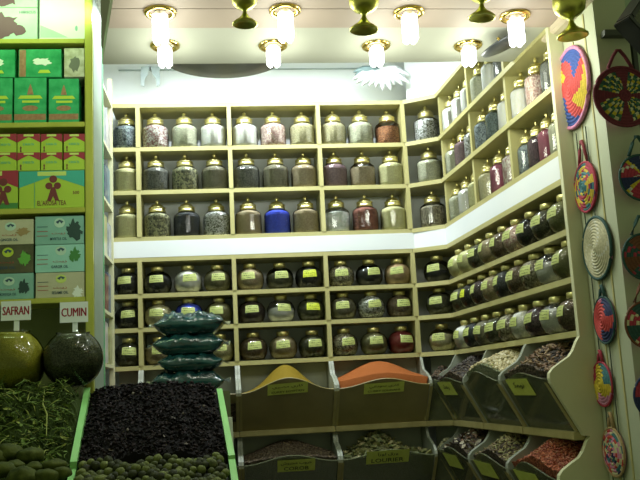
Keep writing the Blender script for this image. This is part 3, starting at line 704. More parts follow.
# El Arosa tea boxes
def teabox(x0, y0, x1, y1, zb, label, topm=redp, big=False, grp='small lime and red tea boxes'):
    r, a, b = bxrect(x0, y0, x1, y1, .12, limep, 'tea_box', label, 'box', grp, zbase=zb)
    poly_on(r, 'top_band', [(.0, .99), (1, .99), (1, .55), (.62, .78), (.5, .84), (.38, .78), (0, .55)], topm, w_=a, h_=b)
    poly_on(r, 'top_flap_print', [(.28, .86), (.72, .86), (.72, .97), (.28, .97)], limel, .0011, w_=a, h_=b)
    if not big:
        text_on(r, "EL'AROSA TEA", .5, .45, .010, tealp, a, b, a * .5)
        poly_on(r, 'doll_mark', [(.12, .06), (.20, .06), (.18, .18), (.2, .30), (.16, .36), (.12, .30), (.14, .18)], dollp, w_=a, h_=b)
    return r, a, b
def doll(r, u, v, s, a, b):
    k = b / a
    poly_on(r, 'doll_head', ell(u, v + .30 * s, .11 * s * k, .11 * s), dollp, .0011, a, b)
    for sg in (-1, 1): poly_on(r, 'doll_arm', ell(u + sg * .12 * s * k, v + .10 * s, .10 * s * k, .10 * s), dollp, .0012 + .0002 * sg, a, b)
    poly_on(r, 'doll_skirt', [(u - .05 * s * k, v + .06 * s), (u + .05 * s * k, v + .06 * s), (u + .17 * s * k, v - .34 * s), (u + .06 * s * k, v - .34 * s), (u, v - .2 * s), (u - .06 * s * k, v - .34 * s), (u - .17 * s * k, v - .34 * s)], dollp, .0016, a, b)
big, a, b = teabox(19, 170.5, 84.5, 207, S2, 'big lime tea box with teal top and maroon doll emblem', tealp, True, 'tea boxes')
bigtop = big.location.z + b
poly_on(big, 'side_fold', [(.234, .02), (.24, .02), (.24, .98), (.234, .98)], tealp, .0014, a, b)
doll(big, .52, .50, .9, a, b); text_on(big, "EL'AROSA TEA", .50, .14, .022, dollp, a, b, a * .44); text_on(big, '500', .87, .40, .014, dollp, a, b, a * .1)
r, a, b = teabox(-40, 170.5, 18, 207, S2, 'red topped tea box with maroon doll emblem cut off by the left frame', redp, True, 'tea boxes')
doll(r, .745, .42, .9, a, b)
poly_on(r, 'green_foot', [(.0, .02), (1, .02), (1, .16), (0, .16)], leafg, w_=a, h_=b)
xs = [(-7, 16.6), (17.2, 40), (40.8, 62.2), (63.6, 84.8)]; pn4 = ['leftmost', 'second', 'third', 'rightmost']
z1 = bigtop + .0006
for i, (x0, x1) in enumerate(xs):
    r, a, b = teabox(x0, 152.3, x1, 168.8, z1, 'small tea box in the lower of two rows on big boxes, %s' % pn4[i])
zt = r.location.z + b
for i, (x0, x1) in enumerate(xs):
    teabox(x0, 133.8, x1, 150.8, zt + .0006, 'small tea box in the upper of two rows under the shelf, %s' % pn4[i])
# soap / oil boxes
def oilbox(x0, y0, x1, y1, zb, m, label, oval, txt, blobm, bu, bv, bru, brv, lu, lv_, seed):
    r, a, b = bxrect(x0, y0, x1, y1, .12, m, 'oil_box', label, 'box', 'oil boxes on the lowest cabinet shelf', zbase=zb)
    poly_on(r, 'logo_oval', ell(lu, lv_, .11, .17), oval, w_=a, h_=b)
    poly_on(r, 'logo_mark', [(lu - .08, lv_ + .03), (lu - .03, lv_ - .04), (lu, lv_ + .05), (lu + .04, lv_ - .03), (lu + .08, lv_ + .05), (lu, lv_ + .11)], navy, .0012, w_=a, h_=b)
    poly_on(r, 'plant_print', blob(bu, bv, bru, brv, 30, .4, seed), blobm, w_=a, h_=b)
    poly_on(r, 'plant_print', blob(bu - bru * .5, bv - brv * .3, bru * .5, brv * .5, 20, .4, seed + 5), blobm, .001, w_=a, h_=b)
    text_on(r, arabic('زيت') if False else txt[0], lu - .02, .38, .009, oxr, a, b, a * .28)
    text_on(r, txt[1], lu - .02, .20, .012, navy, a, b, a * .34)
    for k in range(3): poly_on(r, 'small_print', [(.04, .3 + .16 * k), (.26, .3 + .16 * k), (.26, .32 + .16 * k), (.04, .32 + .16 * k)], oxr if k < 2 else navy, w_=a, h_=b)
    return r.location.z + b + .0005
ga = arabic('كاري')
wa = {0: arabic('بن')}
t1 = '\ufe96\ufef3\ufeaf'
zz = oilbox(35.5, 272.3, 84.5, 298, S3, beigec, 'beige sesame oil box with yellow oval, lowest at right', limel, (t1, 'SESAME OIL'), whitep, .86, .2, .1, .2, .52, .74, 1)
zz = oilbox(35, 244.5, 84.5, 271, zz, mintc, 'light teal oil box with small plant, middle of right stack', mint, (t1, 'GARGIR OIL'), leafg, .80, .62, .1, .22, .52, .78, 2)
zz = oilbox(35, 216, 84, 243, zz, tealc, 'sea green oil box with dark leaves, top of right stack', mint, (t1, 'MYRTLE OIL'), dkleaf, .80, .5, .14, .32, .50, .76, 3)
zz = oilbox(-18, 273.5, 33.5, 299, S3, tealc, 'grey green oil box with scattered leaves, lowest at left', mint, (t1, 'MORINGA OIL'), dkleaf, .82, .45, .1, .25, .52, .70, 4)
zz = oilbox(-18, 245, 33.5, 272.5, zz, dkc, 'dark brown oil box with bright green herb, middle of left stack', goldp, (t1, 'HERB OIL'), mat('bright_leaf', (.12, .42, .06), .5), .82, .5, .1, .25, .50, .74, 5)
zz = oilbox(-18, 219.5, 33.5, 244, zz, beigec, 'beige oil box with ginger root, top of left stack', mint, (t1, 'GINGER OIL'), mat('root_print', (.32, .24, .10), .5), .80, .5, .12, .15, .55, .72, 6)

# ------------------------------------------------------------------ glass globes with signs
def globe(px, py, rpx, Y, name, label, cm, sign, card):
    c = at(px, py, Y); dist = (c - CAM).dot(FW); R_ = rpx * dist / FPX
    r = empty(name, (c.x, Y, c.z - R_ * .93), label, 'bowl', 'glass globes with name signs')
    def pr(rr, top):
        q = []; n = 18
        for i in range(n + 1):
            a = -PI / 2 + .38 + (PI / 2 - .38 + top) * i / n
            q.append((rr * math.cos(a), R_ * .93 + rr * math.sin(a)))
        return q
    q = [(0, R_ * .93 - R_ * math.sin(PI / 2 - .38) + .0005)] + pr(R_, 1.0)
    q[0] = (0, q[1][1])
    e = q[-1]; q += [(e[0] * 1.06, e[1] + .006), (e[0] * 1.0, e[1] + .009)]
    zoff = q[0][1]; q = [(a, b - zoff) for a, b in q]
    r.location.z += zoff
    link('bowl_glass', lathe(q, 40), GLASS, r, smooth=True)
    q = [(a, b - zoff) for a, b in pr(R_ - .005, .95)]; q = [(0, q[0][1])] + q; q[0] = (0, q[1][1])
    e = q[-1]; q += [(e[0] * .6, e[1] + .008), (0, e[1] + .012)]
    link('contents', lathe(q, 40), cm, r, smooth=True)
    top = r.location.z + e[1] + .004
    # sign
    x0, y0, x1, y1, sx = card
    a = at(x0, y1, Y); b = at(x1, y0, Y); s = at(sx, y1, Y)
    t = empty('name_sign', (s.x, Y, top), 'white card sign reading %s standing in the %s globe' % (sign, 'left' if sign == 'SAFRAN' else 'right'), 'sign', 'name signs in glass globes')
    tl = Matrix.Translation(-t.location)
    ca_ = prism([(a.x, Y - .003, a.z), (b.x, Y - .003, a.z), (b.x, Y - .003, b.z), (a.x, Y - .003, b.z)], (0, .003, 0)); bmesh.ops.transform(ca_, matrix=tl, verts=ca_.verts)
    ca_ = link('card', ca_, mat('sign_card', (.70, .80, .76), .5), t)
    st = bx(s.x - .010, s.x + .010, Y + .0005, Y + .004, top + .012, b.z - .012); bmesh.ops.transform(st, matrix=tl, verts=st.verts); link('stem', st, mat('sign_card', (.70, .80, .76), .5), t)
    for dx, tk in ((-.0011, .0006), (0, .0008), (.0011, .0010)):
      tx = text_bm(sign, .034, ((a.x + b.x) / 2 + dx, Y - .003, (a.z + b.z) / 2), (1, 0, 0), (0, 0, 1), (b.x - a.x) * .88, bold=0, thick=tk)
      bmesh.ops.transform(tx, matrix=tl, verts=tx.verts)
      tmp = bpy.data.meshes.new('t'); tx.to_mesh(tmp); tx.free(); TXB = TXB if dx > -.001 else bmesh.new(); TXB.from_mesh(tmp); bpy.data.meshes.remove(tmp)
    link('lettering', TXB, mat('sign_red', (.28, .01, .03), .5), t)
    return r
g1 = globe(9, 363, 35.5, -0.875, 'glass_globe', 'round glass globe of yellow green saffron at left edge', grain('safflower', (.26, .26, .015), (.34, .33, .03), 240, .5, .6), 'SAFRAN', (1, 300.5, 31, 321, 16.5))
g2 = globe(73, 359, 29.5, -0.875, 'glass_globe', 'round glass globe of dark green cumin beside the cabinet post', grain('cumin_seed', (.035, .045, .02), (.12, .14, .07), 260, .8, .6), 'CUMIN', (60, 301.5, 88, 323, 75))
zl = min(g1.location.z, g2.location.z)
# plinth the globes stand on
TRAYM = noisy('tray_paint', (.10, .12, .05), (.14, .16, .07), 6, .5)
for g in (g1, g2):
    tag(link('globe_plinth', bx(g.location.x - .045, g.location.x + .045, -0.93, -0.83, 1.20, g.location.z - .001, .004), TRAYM), 'low plinth under the %s glass globe' % ('left' if g is g1 else 'right'), 'stand')

# ------------------------------------------------------------------ sloped trays in front
LIMEG = noisy('bright_green_paint', (.20, .50, .14), (.26, .58, .18), 7, .4)
YR, YFr = -0.87, -1.42
def tz(y):   # height of the sloped tray rim
    return 1.435 + (y - YR) / (YFr - YR) * (1.190 - 1.435)
xA = lambda y: -0.128 + (y - YR) / (YFr - YR) * .040
xB = lambda y: 0.392 + (y - YR) / (YFr - YR) * .038
tray = empty('sloped_tray_rack', (0.0, -1.15, 0.0), 'sloping rack of trays with bright green divider edges in left foreground', 'rack')
def tadd(nm, bm, m):
    bmesh.ops.transform(bm, matrix=Matrix.Translation(-tray.location), verts=bm.verts); return link(nm, bm, m, tray)
def divider(xf, y0, y1, z0, z1, m, wd=.022):
    a0, a1 = xf(y0), xf(y1)
    return prism([(a0 - wd / 2, y0, z0), (a1 - wd / 2, y1, z1), (a1 - wd / 2, y1, z1 - .16), (a0 - wd / 2, y0, z0 - .3)], (wd, 0, 0))
tadd('divider', divider(xA, YR, YFr, tz(YR) + .01, tz(YFr) + .01, LIMEG), LIMEG)
tadd('divider', divider(xB, YR, YFr, tz(YR) - .02, tz(YFr), LIMEG), LIMEG)
z2 = 1.178; Y2 = -1.9
tz2 = lambda y: z2 + (y - YFr) / (Y2 - YFr) * (-0.15)
xA2 = lambda y: -0.090 + (y - YFr) / (Y2 - YFr) * .05
xB2 = lambda y: 0.430 + (y - YFr) / (Y2 - YFr) * .02
tadd('divider', divider(xA2, YFr - .002, Y2, tz2(YFr) , tz2(Y2), LIMEG), LIMEG)
tadd('divider', divider(xB2, YFr - .002, Y2, tz2(YFr) , tz2(Y2), LIMEG), LIMEG)
tadd('front_edge', bx(-0.60, xA(YFr) + .06, YFr - .006, YFr + .001, 1.168, 1.172), LIMEG)
tadd('tray_floor', prism([(-1.2, YR, 1.30), (-1.2, YFr, 1.08), (-1.2, YFr, .3), (-1.2, YR, .3)], (1.64, 0, 0)), TRAYM)
tadd('tray_floor', prism([(-1.2, YFr - .01, 1.06), (-1.2, Y2, .92), (-1.2, Y2, .0), (-1.2, YFr - .01, .0)], (1.66, 0, 0)), TRAYM)
# counter behind the black pile carrying the stacked bags
tag(link('back_counter', bx(-0.11, 0.435, -0.80, -0.40, 0.001, 1.405, .004), TRAYM), 'low counter carrying the stack of dark plastic bags', 'counter')

# black hibiscus pile
hib = mat('hibiscus_black', (.006, .005, .005), .8, 0, .12); hib2 = mat('hibiscus_dark', (.016, .010, .010), .75, 0, .2); hib3 = mat('hibiscus_speck', (.12, .10, .07), .7)
bm = bmesh.new(); nx, ny = 60, 44; g = []
for j in range(ny + 1):
    y = YR + .03 + (YFr + .004 - YR - .03) * j / ny; row = []
    for i in range(nx + 1):
        xa, xb = xA(y) + .013, xB(y) - .013; x = xa + (xb - xa) * i / nx
        d = .028 * math.sin(PI * i / nx) ** .6 + .012 * math.sin(i * .35) * math.sin(j * .3)
        edge = max(0, 1 - j / 4)
        row.append(bm.verts.new((x, y, tz(y) - .010 - .018 * (1 - j / ny) + d + random.uniform(-.006, .006))))
    g.append(row)
for j in range(ny):
    for i in range(nx): bm.faces.new((g[j][i], g[j][i + 1], g[j + 1][i + 1], g[j + 1][i]))
rim = [g[0][i] for i in range(nx + 1)] + [g[j][nx] for j in range(1, ny + 1)] + [g[ny][i] for i in range(nx - 1, -1, -1)] + [g[j][0] for j in range(ny - 1, 0, -1)]
lo = [bm.verts.new((v.co.x, v.co.y, v.co.z - .10)) for v in rim]
for i in range(len(rim)): bm.faces.new((rim[i], rim[(i + 1) % len(rim)], lo[(i + 1) % len(rim)], lo[i]))
def surf(u, v):
    i = min(nx, int(u * nx)); j = min(ny, int(v * ny)); return g[j][i].co.copy()
for _ in range(2600):
    p = surf(random.uniform(.01, .99), random.random()) + Vector((random.uniform(-.004, .004), 0, .003))
    addbit(bm, random.choice(('leaf', 'nut')), p, random.uniform(.008, .016), 2 if random.random() < .012 else random.choice((0, 1)))
tag(link('hibiscus_pile', bm, [hib, hib2, hib3]), 'sloping pile of black dried hibiscus between bright green dividers', 'dried flowers', kind='stuff')

# green herb pile at far left
h1, h2, h3, h4 = mat('herb_green', (.10, .16, .025), .7, 0, .2), mat('herb_dark', (.028, .045, .008), .8, 0, .1), mat('herb_straw', (.24, .28, .06), .7, 0, .2), mat('herb_pale', (.14, .22, .045), .7, 0, .2)
bm = bmesh.new(); nx, ny = 46, 34; g = []
for j in range(ny + 1):
    y = -.995 + (YFr + .02 + .995) * j / ny; row = []
    for i in range(nx + 1):
        xb = xA(y) - .014; x = -0.60 + (xb + .60) * i / nx
        row.append(bm.verts.new((x, y, 1.405 - .255 * j / ny + .052 * (1 - j / ny) * (1 - abs(2 * i / nx - 1) ** 12) + .014 * math.sin(i * .5 + 1) * math.cos(j * .4) + .03 * math.exp(-((x + .47) / .05) ** 2) * (j < 14) + random.uniform(-.008, .008))))
    g.append(row)
for j in range(ny):
    for i in range(nx): bm.faces.new((g[j][i], g[j][i + 1], g[j + 1][i + 1], g[j + 1][i])).material_index = 1
rim = [g[0][i] for i in range(nx + 1)] + [g[j][nx] for j in range(1, ny + 1)] + [g[ny][i] for i in range(nx - 1, -1, -1)] + [g[j][0] for j in range(ny - 1, 0, -1)]
lo = [bm.verts.new((v.co.x, v.co.y, v.co.z - .10)) for v in rim]
for i in range(len(rim)): bm.faces.new((rim[i], rim[(i + 1) % len(rim)], lo[(i + 1) % len(rim)], lo[i])).material_index = 1
for _ in range(1500):
    p = surf(random.random() * .985, random.random()) + Vector((0, 0, random.uniform(.0, .014)))
    mi = random.choice((0, 0, 1, 1, 2, 3)); n0 = len(bm.faces)
    if random.random() < .62:
        d = Vector((random.uniform(-1, 1), random.uniform(-1, 1), random.uniform(-.4, .6))).normalized() * random.uniform(.012, .035)
        m_ = Vector((random.uniform(-.006, .006), random.uniform(-.006, .006), random.uniform(0, .008)))
        if p.x + abs(d.x) > xA(p.y) - .02: continue
        r0 = random.uniform(.0008, .002)
        tube([p - d, p + m_, p + d], [r0, r0 * 1.2, r0 * .6], 4, bm)
        bm.faces.ensure_lookup_table()
        for f in bm.faces[n0:]: f.material_index = mi
    else: addbit(bm, 'leaf', p, random.uniform(.009, .02), mi)
# one long pale twig on top
n0 = len(bm.faces); tw = [surf(.73, .08) + Vector((0, 0, .02)), surf(.76, .3) + Vector((0, 0, .02)), surf(.80, .42) + Vector((0, 0, .02)), surf(.81, .62) + Vector((0, 0, .02))]
tube(tw, [.002, .003, .003, .0015], 5, bm); bm.faces.ensure_lookup_table()
for f in bm.faces[n0:]: f.material_index = 2
tag(link('dried_herb_pile', bm, [h1, h2, h3, h4]), 'tangled pile of dried green herbs and twigs in front of the globes', 'herbs', kind='stuff')

# big round roots / nuts at bottom left
nutm = noisy('lumpy_root', (.022, .034, .005), (.075, .095, .016), 25, .75, .6, 0, (1, 1, 1), .15)
def lump(seed, s, sub=3):
    q = random.Random(seed); bm = bmesh.new(); bmesh.ops.create_icosphere(bm, subdivisions=sub, radius=1)
    ph = [q.uniform(0, 6) for _ in range(6)]
    for v in bm.verts:
        c = v.co; k = 1 + .09 * math.sin(3 * c.x + ph[0]) * math.cos(3 * c.y + ph[1]) + .05 * math.sin(6 * c.z + ph[2]) + .04 * math.sin(8 * c.x + ph[3])
        v.co = Vector((c.x * s[0], c.y * s[1], c.z * s[2])) * k
    me = mesh_of('lump', bm); return me
pos = [(7, 454, 15), (30, 456, 13), (54, 466, 11), (3, 470, 12), (22, 478, 15), (45, 477, 12), (-8, 458, 14), (62, 473, 9), (34, 468, 9), (14, 466, 9)]
wh = ['large pale one near the left frame edge', 'second in the back row', 'beside the green divider', 'dark one at left frame edge', 'front one at bottom frame edge', 'front one right of the largest', 'cut off by the left edge', 'small one touching green divider', 'small one in the middle', 'small one between back and front rows']
for i, (px, py, rp_) in enumerate(pos):
    Y = -1.46 - (py - 450) * .006; c = at(px, py, Y); s = rp_ * 2.9 / FPX
    me = lump(i, (s, s * .8, s * .62)); me.materials.append(nutm)
    o = bpy.data.objects.new('dried_gourd', me); COL.objects.link(o); o.location = (c.x, Y, c.z); o.rotation_euler = (0, 0, random.uniform(-.4, .4))
    tag(o, 'lumpy olive dried gourd, %s' % wh[i], 'gourd', 'dried gourds at bottom left')
bm = heap(lambda u, v: 1.15 - .155 * v - .006, -0.62, -0.112, YFr - .012, Y2, 20, 14, .01, .93)
for v in bm.verts:
    pass
tag(link('gourd_bed', bm, h2), 'dark litter of herbs the gourds lie on', 'herbs', kind='stuff')
# dried limes
limes = [lump(50 + k, (.0165, .0165, .0150), 2) for k in range(5)]
lm = [noisy('dried_lime_a', (.035, .045, .010), (.075, .09, .022), 60, .7, .3, 0, (1, 1, 1), .2), noisy('dried_lime_b', (.016, .02, .006), (.035, .042, .012), 60, .7, .3, 0, (1, 1, 1), .2), noisy('dried_lime_c', (.08, .10, .022), (.13, .155, .04), 60, .7, .3, 0, (1, 1, 1), .2)]
for me in limes: me.materials.append(lm[0])
for j in range(10):
    y = YFr - .008 - j * .026
    for i in range(19):
        x = xA2(y) + .032 + i * .0272 + (.013 if j % 2 else 0)
        if x > xB2(y) - .03: continue
        x += random.uniform(-.004, .004); yy = y + random.uniform(-.004, .004)
        o = bpy.data.objects.new('dried_lime', random.choice(limes)); COL.objects.link(o)
        hump = .012 * math.sin(i * .8) * math.cos(j * 1.1) + random.uniform(-.003, .004)
        o.location = (x, yy, tz2(yy) - .004 + hump + .012); o.rotation_euler = [random.uniform(0, 6) for _ in range(3)]
        s_ = random.uniform(.82, 1.12); o.scale = (s_, s_, s_)
        o.material_slots[0].link = 'OBJECT'; o.material_slots[0].material = random.choice(lm)
        tag(o, 'small olive dried lime in the heap below the black pile', 'dried lime', 'dried limes in the front tray')
bm = heap(lambda u, v: 1.163 - .153 * v, xA2(YFr) + .014, xB2(YFr) - .014, YFr - .012, Y2, 20, 14, .003, .93)
tag(link('lime_bed', bm, lm[1]), 'dark lower layer of dried limes filling the front tray', 'dried lime', kind='stuff')

# ------------------------------------------------------------------ stack of dark bags
bagm = noisy('dark_teal_plastic', (.005, .022, .024), (.012, .085, .085), 14, .16, .5, 0, (1, 1, 2.5), 0.9)  # lighter teal in the noise stands in for highlights on the plastic
bagclear = glassy('clear_plastic_edge', (.85, .95, .92), 1.5, .25, (.4, .5, .45))
zb = 1.4055
bags = [(152, 225, 372, 388, 'bottom one of the stack'), (158, 224, 354.5, 371, 'second from the bottom'), (153, 225, 334.5, 354, 'second from the top'), (154, 225, 313, 334, 'topmost of the stack')]
for i, (x0, x1, y0, y1, wh_) in enumerate(bags):
    Yc = -.60; a = at(x0, (y0 + y1) / 2, Yc); b = at(x1, (y0 + y1) / 2, Yc); hgt = (y1 - y0) / FPX * 3.72
    if i == 0: hgt = at(190, 371, Yc).z - zb
    cx, hw = (a.x + b.x) / 2, (b.x - a.x) / 2
    q = random.Random(i + 3); bm = bmesh.new(); nu, nv = 40, 26; top = []; bot = []
    for side, gg in ((1, top), (-1, bot)):
        for jv in range(nv + 1):
            row = []
            for iu in range(nu + 1):
                u = -1 + 2 * iu / nu; v = -1 + 2 * jv / nv
                f = min(1, (1 - abs(u)) / .36) ** .72 * min(1, (1 - abs(v)) / .30) ** .6
                wr = .16 * math.sin(9 * u + 5 * v + i * 2) * math.sin(6 * v + i) + .10 * math.sin(19 * u - 9 * v + i) - .12 * abs(math.sin(5 * u * (1 + .3 * v) + i * 1.7)) + .06 * math.sin(33 * u + 13 * v)
                zz_ = hgt / 2 + side * hgt / 2 * f * (1 + (wr if side > 0 else 0) * .9)
                zz_ += .006 * math.sin(6 * u + i) * (1 - f)
                row.append((cx + hw * u * (1 - .04 * v * v), Yc + .115 * v * (1 - .06 * u * u), zb + max(.0006, zz_)))
            gg.append(row)
    vs = {}
    def V(s_, j_, i_):
        if j_ in (0, nv) or i_ in (0, nu): s_ = 0
        k = (s_, j_, i_)
        if k not in vs: vs[k] = bm.verts.new((top if s_ >= 0 else bot)[j_][i_])
        return vs[k]
    for s_ in (1, -1):
        for j_ in range(nv):
            for i_ in range(nu): bm.faces.new((V(s_, j_, i_), V(s_, j_, i_ + 1), V(s_, j_ + 1, i_ + 1), V(s_, j_ + 1, i_)))
    mx = max(v.co.z for v in bm.verts)
    root = tag(link('plastic_bag', bm, bagm, smooth=True), 'dark teal plastic bag of dried leaves, %s' % wh_, 'bag', 'stacked dark plastic bags')
    # clear crimped end flap
    for sg in (1, -1):
        xe = cx + sg * (hw - .004)
        fl = prism([(xe, Yc - .07, zb + hgt * .5), (xe, Yc + .06, zb + hgt * .5), (xe + sg * .030, Yc + .05, zb + hgt * .5 + (.012 if i != 1 else -.008)), (xe + sg * .024, Yc - .075, zb + hgt * .5 - .014)], (0, 0, .0012))
        link('clear_flap', fl, bagclear, root)
    zb = zb + hgt * .985

# ------------------------------------------------------------------ lamps
LE = emit('lamp_tube_glow', (0.97, 1.0, 0.93), 7)
def ceiling_lamp(x, y, label, ln):
    r = empty('ceiling_lamp', (x, y, 2.678 if y > -1.5 else 2.674), label, 'lamp', 'hanging tube lamps with brass rings')
    rg = lathe([(.034, .0), (.036, -.006), (.048, -.010), (.054, -.006), (.055, .0)], 28); link('brass_ring', rg, BRASS, r, smooth=True)
    link('lamp_socket', lathe([(0, -.001), (.020, -.001), (.020, -.016), (0, -.016)], 20), mat('socket_white', (.8, .8, .78), .5), r)
    bm = bmesh.new()
    for k in range(4):
        a = PI / 4 + k * PI / 2; cxx, cyy = .0175 * math.cos(a), .0175 * math.sin(a)
        n = 6
        tube([(cxx, cyy, -.0165), (cxx, cyy, -ln + .01), (cxx * .9, cyy * .9, -ln)], [.0135, .0135, .006], 8, bm)
    link('lamp_tubes', bm, LE, r, smooth=True)
    ld = bpy.data.lights.new('lamp_light', 'POINT'); ld.energy = LAMP_POWER; ld.color = (.96, 1.0, .84); ld.shadow_soft_size = .045
    lo_ = bpy.data.objects.new('lamp_light', ld); COL.objects.link(lo_); lo_.parent = r; lo_.location = (0, 0, -ln - .05)
for (x, y, nm) in ((.233, -1.35, 'leftmost'), (.635, -1.346, 'second from left'), (1.031, -1.341, 'third from left'), (1.395, -1.338, 'rightmost')):
    ceiling_lamp(x, y, 'glowing tube lamp with brass ring, %s in the back row' % nm, .082)
for (x, y, nm) in ((.237, -1.64, 'leftmost'), (.659, -1.655, 'second from left'), (1.094, -1.64, 'third from left'), (1.489, -1.61, 'rightmost')):
    ceiling_lamp(x, y, 'glowing tube lamp with brass ring, %s in the front row' % nm, .112)
# fluorescent tube in the cove behind the lowered ceiling
cv = empty('cove_light_tube', (.65, -.45, 3.22), 'long fluorescent tube hidden in the ceiling cove above the shelving', 'lamp')
bm = tube([(-.70, 0, 0), (.70, 0, 0)], .013, 10); link('glowing_tube', bm, emit('cove_glow', (.93, .98, 1.0), 12), cv)
link('tube_fitting', bx(-.74, .74, -.03, .03, .014, .06, .003), mat('socket_white', (.8, .8, .78), .5), cv)
ld = bpy.data.lights.new('cove_light', 'AREA'); ld.shape = 'RECTANGLE'; ld.size = 1.5; ld.size_y = .06; ld.energy = COVE_POWER; ld.color = (.90, .97, 1.0)
lo_ = bpy.data.objects.new('cove_light', ld); COL.objects.link(lo_); lo_.location = (.65, -.45, 3.20)
# tube lamp in front of the left cabinet top
cl = empty('cabinet_light_tube', (-.42, -1.0, 3.22), 'lime tinted tube lamp above the left display cabinet', 'lamp')
link('glowing_tube', tube([(-.3, 0, 0), (.3, 0, 0)], .013, 10), emit('cabinet_glow', (.75, 1.0, .55), 10), cl)
ld = bpy.data.lights.new('cabinet_light', 'AREA'); ld.shape = 'RECTANGLE'; ld.size = .6; ld.size_y = .05; ld.energy = CABINET_POWER; ld.color = (.72, 1.0, .50)
lo_ = bpy.data.objects.new('cabinet_light', ld); COL.objects.link(lo_); lo_.location = (-.42, -1.0, 3.2); lo_.rotation_euler = (.45, 0, 0)

# ------------------------------------------------------------------ dishes and ornaments under the ceiling
dishm = noisy('dark_grey_metal', (.035, .04, .042), (.055, .06, .065), 8, .4, 0, .3)
r = empty('round_dish', (.455, -.70, 2.895), 'large dark grey round dish hanging in the bright cove', 'dish')
link('dish', lathe([(0, .0), (.20, .003), (.29, .012), (.30, .020), (.29, .022), (.20, .014), (0, .012)], 48), dishm, r, smooth=True)
link('hanging_rod', tube([(0, 0, .013), (0, 0, .404)], .006, 8), BRASS, r)
r = empty('oval_dish', (1.512, -1.425, 2.632), 'dark grey tilted dish under the ceiling beside the right shelving', 'dish', rot=(0, -.40, 0))
link('dish', lathe([(0, .0), (.06, .002), (.088, .010), (.093, .016), (.088, .018), (0, .012)], 40), dishm, r, smooth=True)
link('stalk', tube([(0, 0, .013), (-.01, 0, .048)], .006, 8), BRASS, r)
# white leafy lamp shade
r = empty('petal_lamp', tuple(at(380, 74, 0.05)), 'fan of white glass petals hanging in the cove over right jars', 'lamp')
pm = mat('white_glass_petal', (.85, .90, .90), .25); pd = mat('grey_petal', (.22, .32, .32), .4)
for k in range(15):
    a = -1.25 + 2.5 * k / 14; ln = .10 + .055 * random.random() + .05 * math.sin(k / 14 * PI)
    d = Vector((math.sin(a) * 1.25, -.25, -math.cos(a) * .75)); q = []
    s = Vector((math.cos(a), 0, math.sin(a)))
    bm = bmesh.new(); secs = []
    for t, wd_ in ((0, .006), (.3, .017), (.6, .021), (.85, .014), (1, .002)):
        c = d * ln * t + Vector((0, -.03 * math.sin(PI * t), 0.03)); secs.append([bm.verts.new(c - s * wd_), bm.verts.new(c + Vector((0, -.006, 0))), bm.verts.new(c + s * wd_), bm.verts.new(c + Vector((0, .004, 0)))])
    for A, B in zip(secs, secs[1:]):
        for i in range(4): bm.faces.new((A[i], A[(i + 1) % 4], B[(i + 1) % 4], B[i]))
    bm.faces.new(secs[0]); bm.faces.new(secs[-1][::-1])
    link('glass_petal', bm, pd if k < 2 else pm, r, smooth=True)
link('wall_stem', tube([(0, 0, .03), (0, .12, .05), (0, .155, .06)], .012, 8), pm, r)
# grey scroll bracket at the left of the cove
r = empty('scroll_bracket', tuple(at(150, 66, 0.1)), 'grey wall bracket with two hanging scrolled leaves, left in the cove', 'bracket')
sm = noisy('grey_blue_glass', (.30, .38, .38), (.42, .50, .50), 20, .3)
for sg in (-1, 1):
    link('scroll_leaf', prism([(sg * x, 0, z) for x, z in ((.002, 0), (.048, -.004), (.052, -.05), (.050, -.11), (.034, -.115), (.030, -.075), (.012, -.045))], (0, .012, 0)), sm, r)
link('wall_stem', tube([(0, .012, -.004), (0, .10, .01)], .006, 8), dishm, r)
struct(link('trim_10', bx(-.12, 1.3, .203, .2115, 3.192, 3.198), mat('thin_grey_line', (.35, .42, .42), .5)))

# brass goblets hanging from the ceiling
GOB = [(0, .016), (.026, .010), (.041, 0), (.045, .001), (.045, .006), (.034, .016), (.022, .024), (.013, .034), (.008, .044), (.007, .052), (.012, .058), (.030, .066), (.043, .080), (.048, .100), (.047, .125), (.043, .127), (.040, .104), (0, .08)]
gm = mesh_of('goblet_body', lathe(GOB, 32), noisy('green_brass', (.42, .46, .08), (.62, .60, .14), 25, .36, 0, 1.0))
for (px, py, s, nm) in ((245, 25, .86, 'leftmost of four'), (364, 31, 1.0, 'second from left, over the middle bays'), (482, 18.5, .95, 'third from left, near the right lamp'), (573, 37, 1.1, 'rightmost, above the pink rimmed basket')):
    Y = -1.9; p = at(px, py, Y)
    r = empty('brass_goblet', p, 'small brass goblet ornament hanging from the ceiling, %s' % nm, 'ornament', 'hanging brass goblets', (.05, random.uniform(-.06, .06), 0)); r.scale = (s, s, s)
    part('cup', gm, r)
    hz = (2.674 - p.z) / s
    link('hook', tube([(0, 0, .082), (0, 0, max(.14, hz))], .0025, 6), BRASS, r)

# ------------------------------------------------------------------ pillar with woven baskets
PILM = noisy('pale_green_board', (.40, .44, .30), (.46, .50, .34), 3, .5, 0, 0, (1, 1, .2)); PILF = noisy('grey_green_wall', (.28, .38, .26), (.34, .44, .30), 4, .6, 0, 0, (6, 1, .3))
PX = 1.70; YPF = -1.775
struct(link('wall_pillar', bx(PX + .003, PX + .12, YPF, -1.5135, 0, 2.676), PILM))
struct(link('trim_11', bx(PX, PX + .010, -1.60, -1.592, 0, 2.64), CREAM)); 
struct(link('trim_12', bx(PX, PX + .010, -1.70, -1.690, 0, 2.64), CREAM))
struct(link('wall_front', bx(PX + .121, 3.0, YPF + .03, -1.62, 0, 2.676), PILF))
struct(link('trim_13', bx(PX + .135, PX + .15, YPF + .012, YPF + .029, 0, 2.62), noisy('dark_board', (.04, .05, .04), (.06, .07, .05), 4, .6)))
struct(link('trim_14', bx(PX + .02, 2.6, YPF - .03, YPF - .001, 2.515, 2.535), MATS['dark_board']))
YW = YPF - .001
